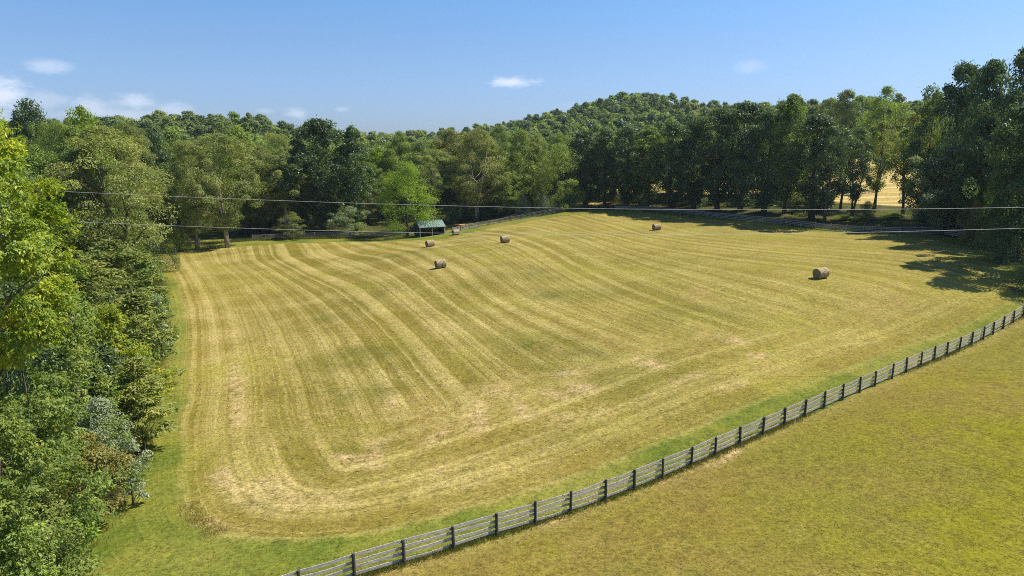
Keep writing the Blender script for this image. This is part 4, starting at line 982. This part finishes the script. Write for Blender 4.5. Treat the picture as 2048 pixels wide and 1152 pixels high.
# farm cart by the fence and a small feeder beside the shed
YEL = paint('yellow_paint', (.62, .33, .05), .5); RED = paint('rusty_red_paint', (.24, .05, .035), .6); RUB = paint('rubber', (.02, .02, .02), .9); GALV = paint('galvanised_steel', (.42, .43, .43), .45, .4)
q = G(920, 457.5); cart = empty('farm_cart', q, math.radians(12)); tag(cart, 'small yellow and rusty red farm cart parked by the climbing fence', 'cart')
mb = MB(); mb.hexa([(-.1, -.55, .5), (1.15, -.55, .5), (1.15, .55, .5), (-.1, .55, .5), (-.2, -.7, 1.12), (1.3, -.7, 1.12), (1.3, .7, 1.12), (-.2, .7, 1.12)]); mb.build('hopper', YEL, cart)
mb = MB(); mb.box((-.35, 0, .46), (2.6, .12, .1)); mb.box((-.8, 0, .75), (.9, 1.0, .5)); mb.box((-.8, 0, 1.2), (1.1, 1.1, .06)); mb.build('frame', RED, cart)
for y in (-.72, .72):
    mb = MB(); mb.tube([(.5, y - .09, .33), (.5, y - .07, .33), (.5, y + .07, .33), (.5, y + .09, .33)], [.29, .33, .33, .29], 18); wl = mb.build('wheel', RUB, cart)
    mb = MB(); mb.tube([(.5, y - .1, .33), (.5, y + .1, .33)], .16, 12); mb.build('hub', RED, wl)
q = G(815, 464.5); fd_ = empty('hay_feeder', q); tag(fd_, 'small pale metal hay feeder standing beside the dark shed wall', 'feeder')
for z, nm in ((.1, 'lower_ring'), (.65, 'middle_ring'), (1.15, 'upper_ring')):
    mb = MB(); mb.tube([(math.cos(a) * .62, math.sin(a) * .62, z) for a in np.linspace(0, 2 * PI, 21)], .03, 6, cap=False); mb.build(nm, GALV, fd_)
for i in range(8):
    a = i * PI / 4; mb = MB(); mb.tube([(math.cos(a) * .62, math.sin(a) * .62, 0), (math.cos(a) * .62, math.sin(a) * .62, 1.18)], .025, 6); mb.build('upright', GALV, fd_)

# ------------------------------------------------------------------ wires
WIRE = paint('wire', (.72, .71, .68), .5)
for pts, lab in ([((-500, 352), (120, 383), (450, 396.5), (900, 411.5), (1150, 417), (1412, 419.5), (1640, 419), (2048, 414.6), (2700, 396)), 'upper of two pale overhead wires crossing in front of the trees'],
                 [((-500, 414), (180, 445.5), (450, 454.5), (811, 465), (1157, 469.8), (1400, 469), (1640, 466), (1812, 462.7), (2048, 456.6), (2700, 432)), 'lower of two pale overhead wires crossing above the far edge of the hay']):
    xs = np.array([p[0] for p in pts], float); ys = np.array([p[1] for p in pts], float)
    cf = np.polyfit(xs, ys, 4); X = np.linspace(-500, 2700, 70); Y = np.polyval(cf, X)
    mb = MB(); mb.tube([P(x, y, 62) for x, y in zip(X, Y)], .0115, 6)
    tag(mb.build('overhead_wire', WIRE, None, True), lab, 'wire', 'overhead wires')

# ------------------------------------------------------------------ tall grass at edges
GR = leaf_mat('grass_blade', (.075, .095, .018), (.20, .19, .045), (.38, .30, .12), trans=.3, gloss=.01)
STRAW = leaf_mat('straw_blade', (.17, .15, .03), (.36, .29, .09), (.48, .38, .16), trans=.3, gloss=.01)
def grass(name, mat, pts, hgt, label, seed, width=.02, lean=.35, bl=5):
    r = np.random.default_rng(seed); pts = np.repeat(np.asarray(pts)[:, :2], bl, 0) + r.normal(0, .12, (len(pts) * bl, 2))
    z = H(pts); base = np.column_stack([pts, z - .03]); n = len(base)
    ax = unit(np.column_stack([r.normal(0, lean, (n, 2)), np.ones(n)])); nrm = r.normal(size=(n, 3))
    L = hgt * (.5 + r.random(n) * .8)
    V, Q = leaves(base, ax, nrm, L, width * (.7 + .6 * r.random(n)))
    o = obj(name, mesh(name, V, [Q], mat, fattr=dict(tint=np.clip(r.random(n) * .8 + r.normal(0, .15, n), 0, 1)))); tag(o, label, 'grass', kind='stuff')
def scatter_line(pl, n, spread, seed, bias=None):
    r = np.random.default_rng(seed); q = dens(np.asarray(pl), .5); i = r.integers(0, len(q), n)
    if bias is not None:
        nz_ = np.sin(i * .11 + 1.3) + np.sin(i * .043) + r.normal(0, .5, n); i = i[nz_ > bias]
    return q[i, :2] + r.normal(0, spread, (len(i), 2))
grass('tall_grass', GR, scatter_line(nf, 6500, .17, 1, -.3), .27, 'uneven uncut grass along the foot of the near fence', 1, .025)
grass('standing_hay', STRAW, scatter_line(edge[8:11], 260, .3, 2), .26, 'standing straw-coloured hay at the rounded field corner', 2, .02)
r_ = np.random.default_rng(21)
def frust(n, x0, x1, y0, y1, poly, margin):
    q = np.column_stack([r_.uniform(x0, x1, n), r_.uniform(y0, y1, n)])
    ok = sdist(q, poly) > margin; q = q[ok]
    pz = np.column_stack([q, H(q)]) - CAM; d = pz @ fwd; px = 1024 + F * pz[:, 0] / d; py = 576 - F * (pz @ upv) / d
    return q[(px > -60) & (px < 2110) & (py < 1230)]
q = frust(60000, -40, 90, 28, 130, hay_poly, .3)
q = q[r_.random(len(q)) < np.clip(60 / q[:, 1], .25, 1)]
e_ = .4; gxs = swath(q + [e_, 0]) - swath(q - [e_, 0]); gys = swath(q + [0, e_]) - swath(q - [0, e_])
dh_ = sdist(q, edge[8:], False); near_e = dh_ < 14
ge = edge[12:22:9][:, :2]; ed_ = unit(ge[1] - ge[0])
tan_ = unit(np.column_stack([-gys, gxs])); tan_[near_e] = ed_
ax = np.column_stack([tan_ + r_.normal(0, .35, q.shape), r_.normal(.02, .07, len(q))]); sgn = np.where(r_.random(len(q)) < .5, -1.0, 1.0)[:, None]
Ls = r_.uniform(.15, .5, len(q)); V, Q = leaves(np.column_stack([q, H(q) + r_.uniform(.01, .07, len(q))]), ax * sgn, np.array([0, 0, 1.0]) + r_.normal(0, .3, (len(q), 3)), Ls, Ls * .13)
LOOSE = leaf_mat('loose_straw', (.17, .135, .03), (.40, .32, .11), (.50, .40, .19), trans=.2, gloss=.01)
o = obj('loose_straw', mesh('loose_straw', V, [Q], LOOSE, fattr=dict(tint=r_.random(len(Q))))); tag(o, 'loose straw lying along the mown rows of the hayfield', 'straw', kind='stuff')
q = frust(26000, -10, 70, 24, 75, lawn_poly, .2); q = q[np.sin(q[:, 0] * .5 + 2 * np.sin(q[:, 1] * .33)) + r_.normal(0, .8, len(q)) > .1]
LAWN = leaf_mat('lawn_blade', (.125, .11, .02), (.26, .215, .04), (.34, .27, .09), trans=.25, gloss=.01)
grass('lawn_grass', LAWN, q, .085, 'short patchy tufts over the olive lawn beyond the board fence', 8, .03, lean=.6, bl=3)
q = frust(9000, -34, 30, 26, 70, field_poly, .3); q = q[sdist(q, hay_poly) < -.2]
GREENB = leaf_mat('green_blade', (.06, .085, .012), (.15, .17, .026), (.22, .2, .05), trans=.3, gloss=.01)
grass('margin_grass', GREENB, q, .10, 'fresh green grass of the unmown margin round the hay', 9, .03, lean=.6, bl=3)
tl = gpoly([(312, 560), (318, 640), (310, 700), (292, 780), (272, 850), (266, 910), (235, 985), (195, 1030), (140, 1090), (90, 1140)])
grass('weed_grass', GR, scatter_line(tl, 4200, .75, 3), .5, 'rough weedy grass fringing the thicket', 3, .035)
fe = gpoly([(330, 487), (420, 488), (500, 481), (600, 478), (700, 476), (760, 475)])
grass('fence_grass', GR, np.concatenate([scatter_line(fe, 1800, .7, 4), scatter_line(gpoly([(1240, 419), (1400, 430), (1600, 452), (1790, 465)]), 1800, .8, 5)]), .6, 'rough grass under the far board fences', 4, .09)

# ------------------------------------------------------------------ summer haze
hm_ = bpy.data.materials.new('haze'); hm_.use_nodes = True; t = NT(hm_.node_tree)
pv = t.n('ShaderNodeVolumePrincipled'); pv.inputs['Color'].default_value = (.70, .83, 1, 1); pv.inputs['Density'].default_value = .00008; pv.inputs['Anisotropy'].default_value = .25
t.n('ShaderNodeOutputMaterial', i_Volume=pv.outputs[0])
zlo = float(GZ.min()) - 1; ztop = 95.0
mb = MB(); mb.box((0, 1300, (zlo + ztop) / 2), (7600, 6000, ztop - zlo)); hz = mb.build('haze', hm_); tag(hz, 'thin summer haze lying over the valley', 'haze', kind='stuff')
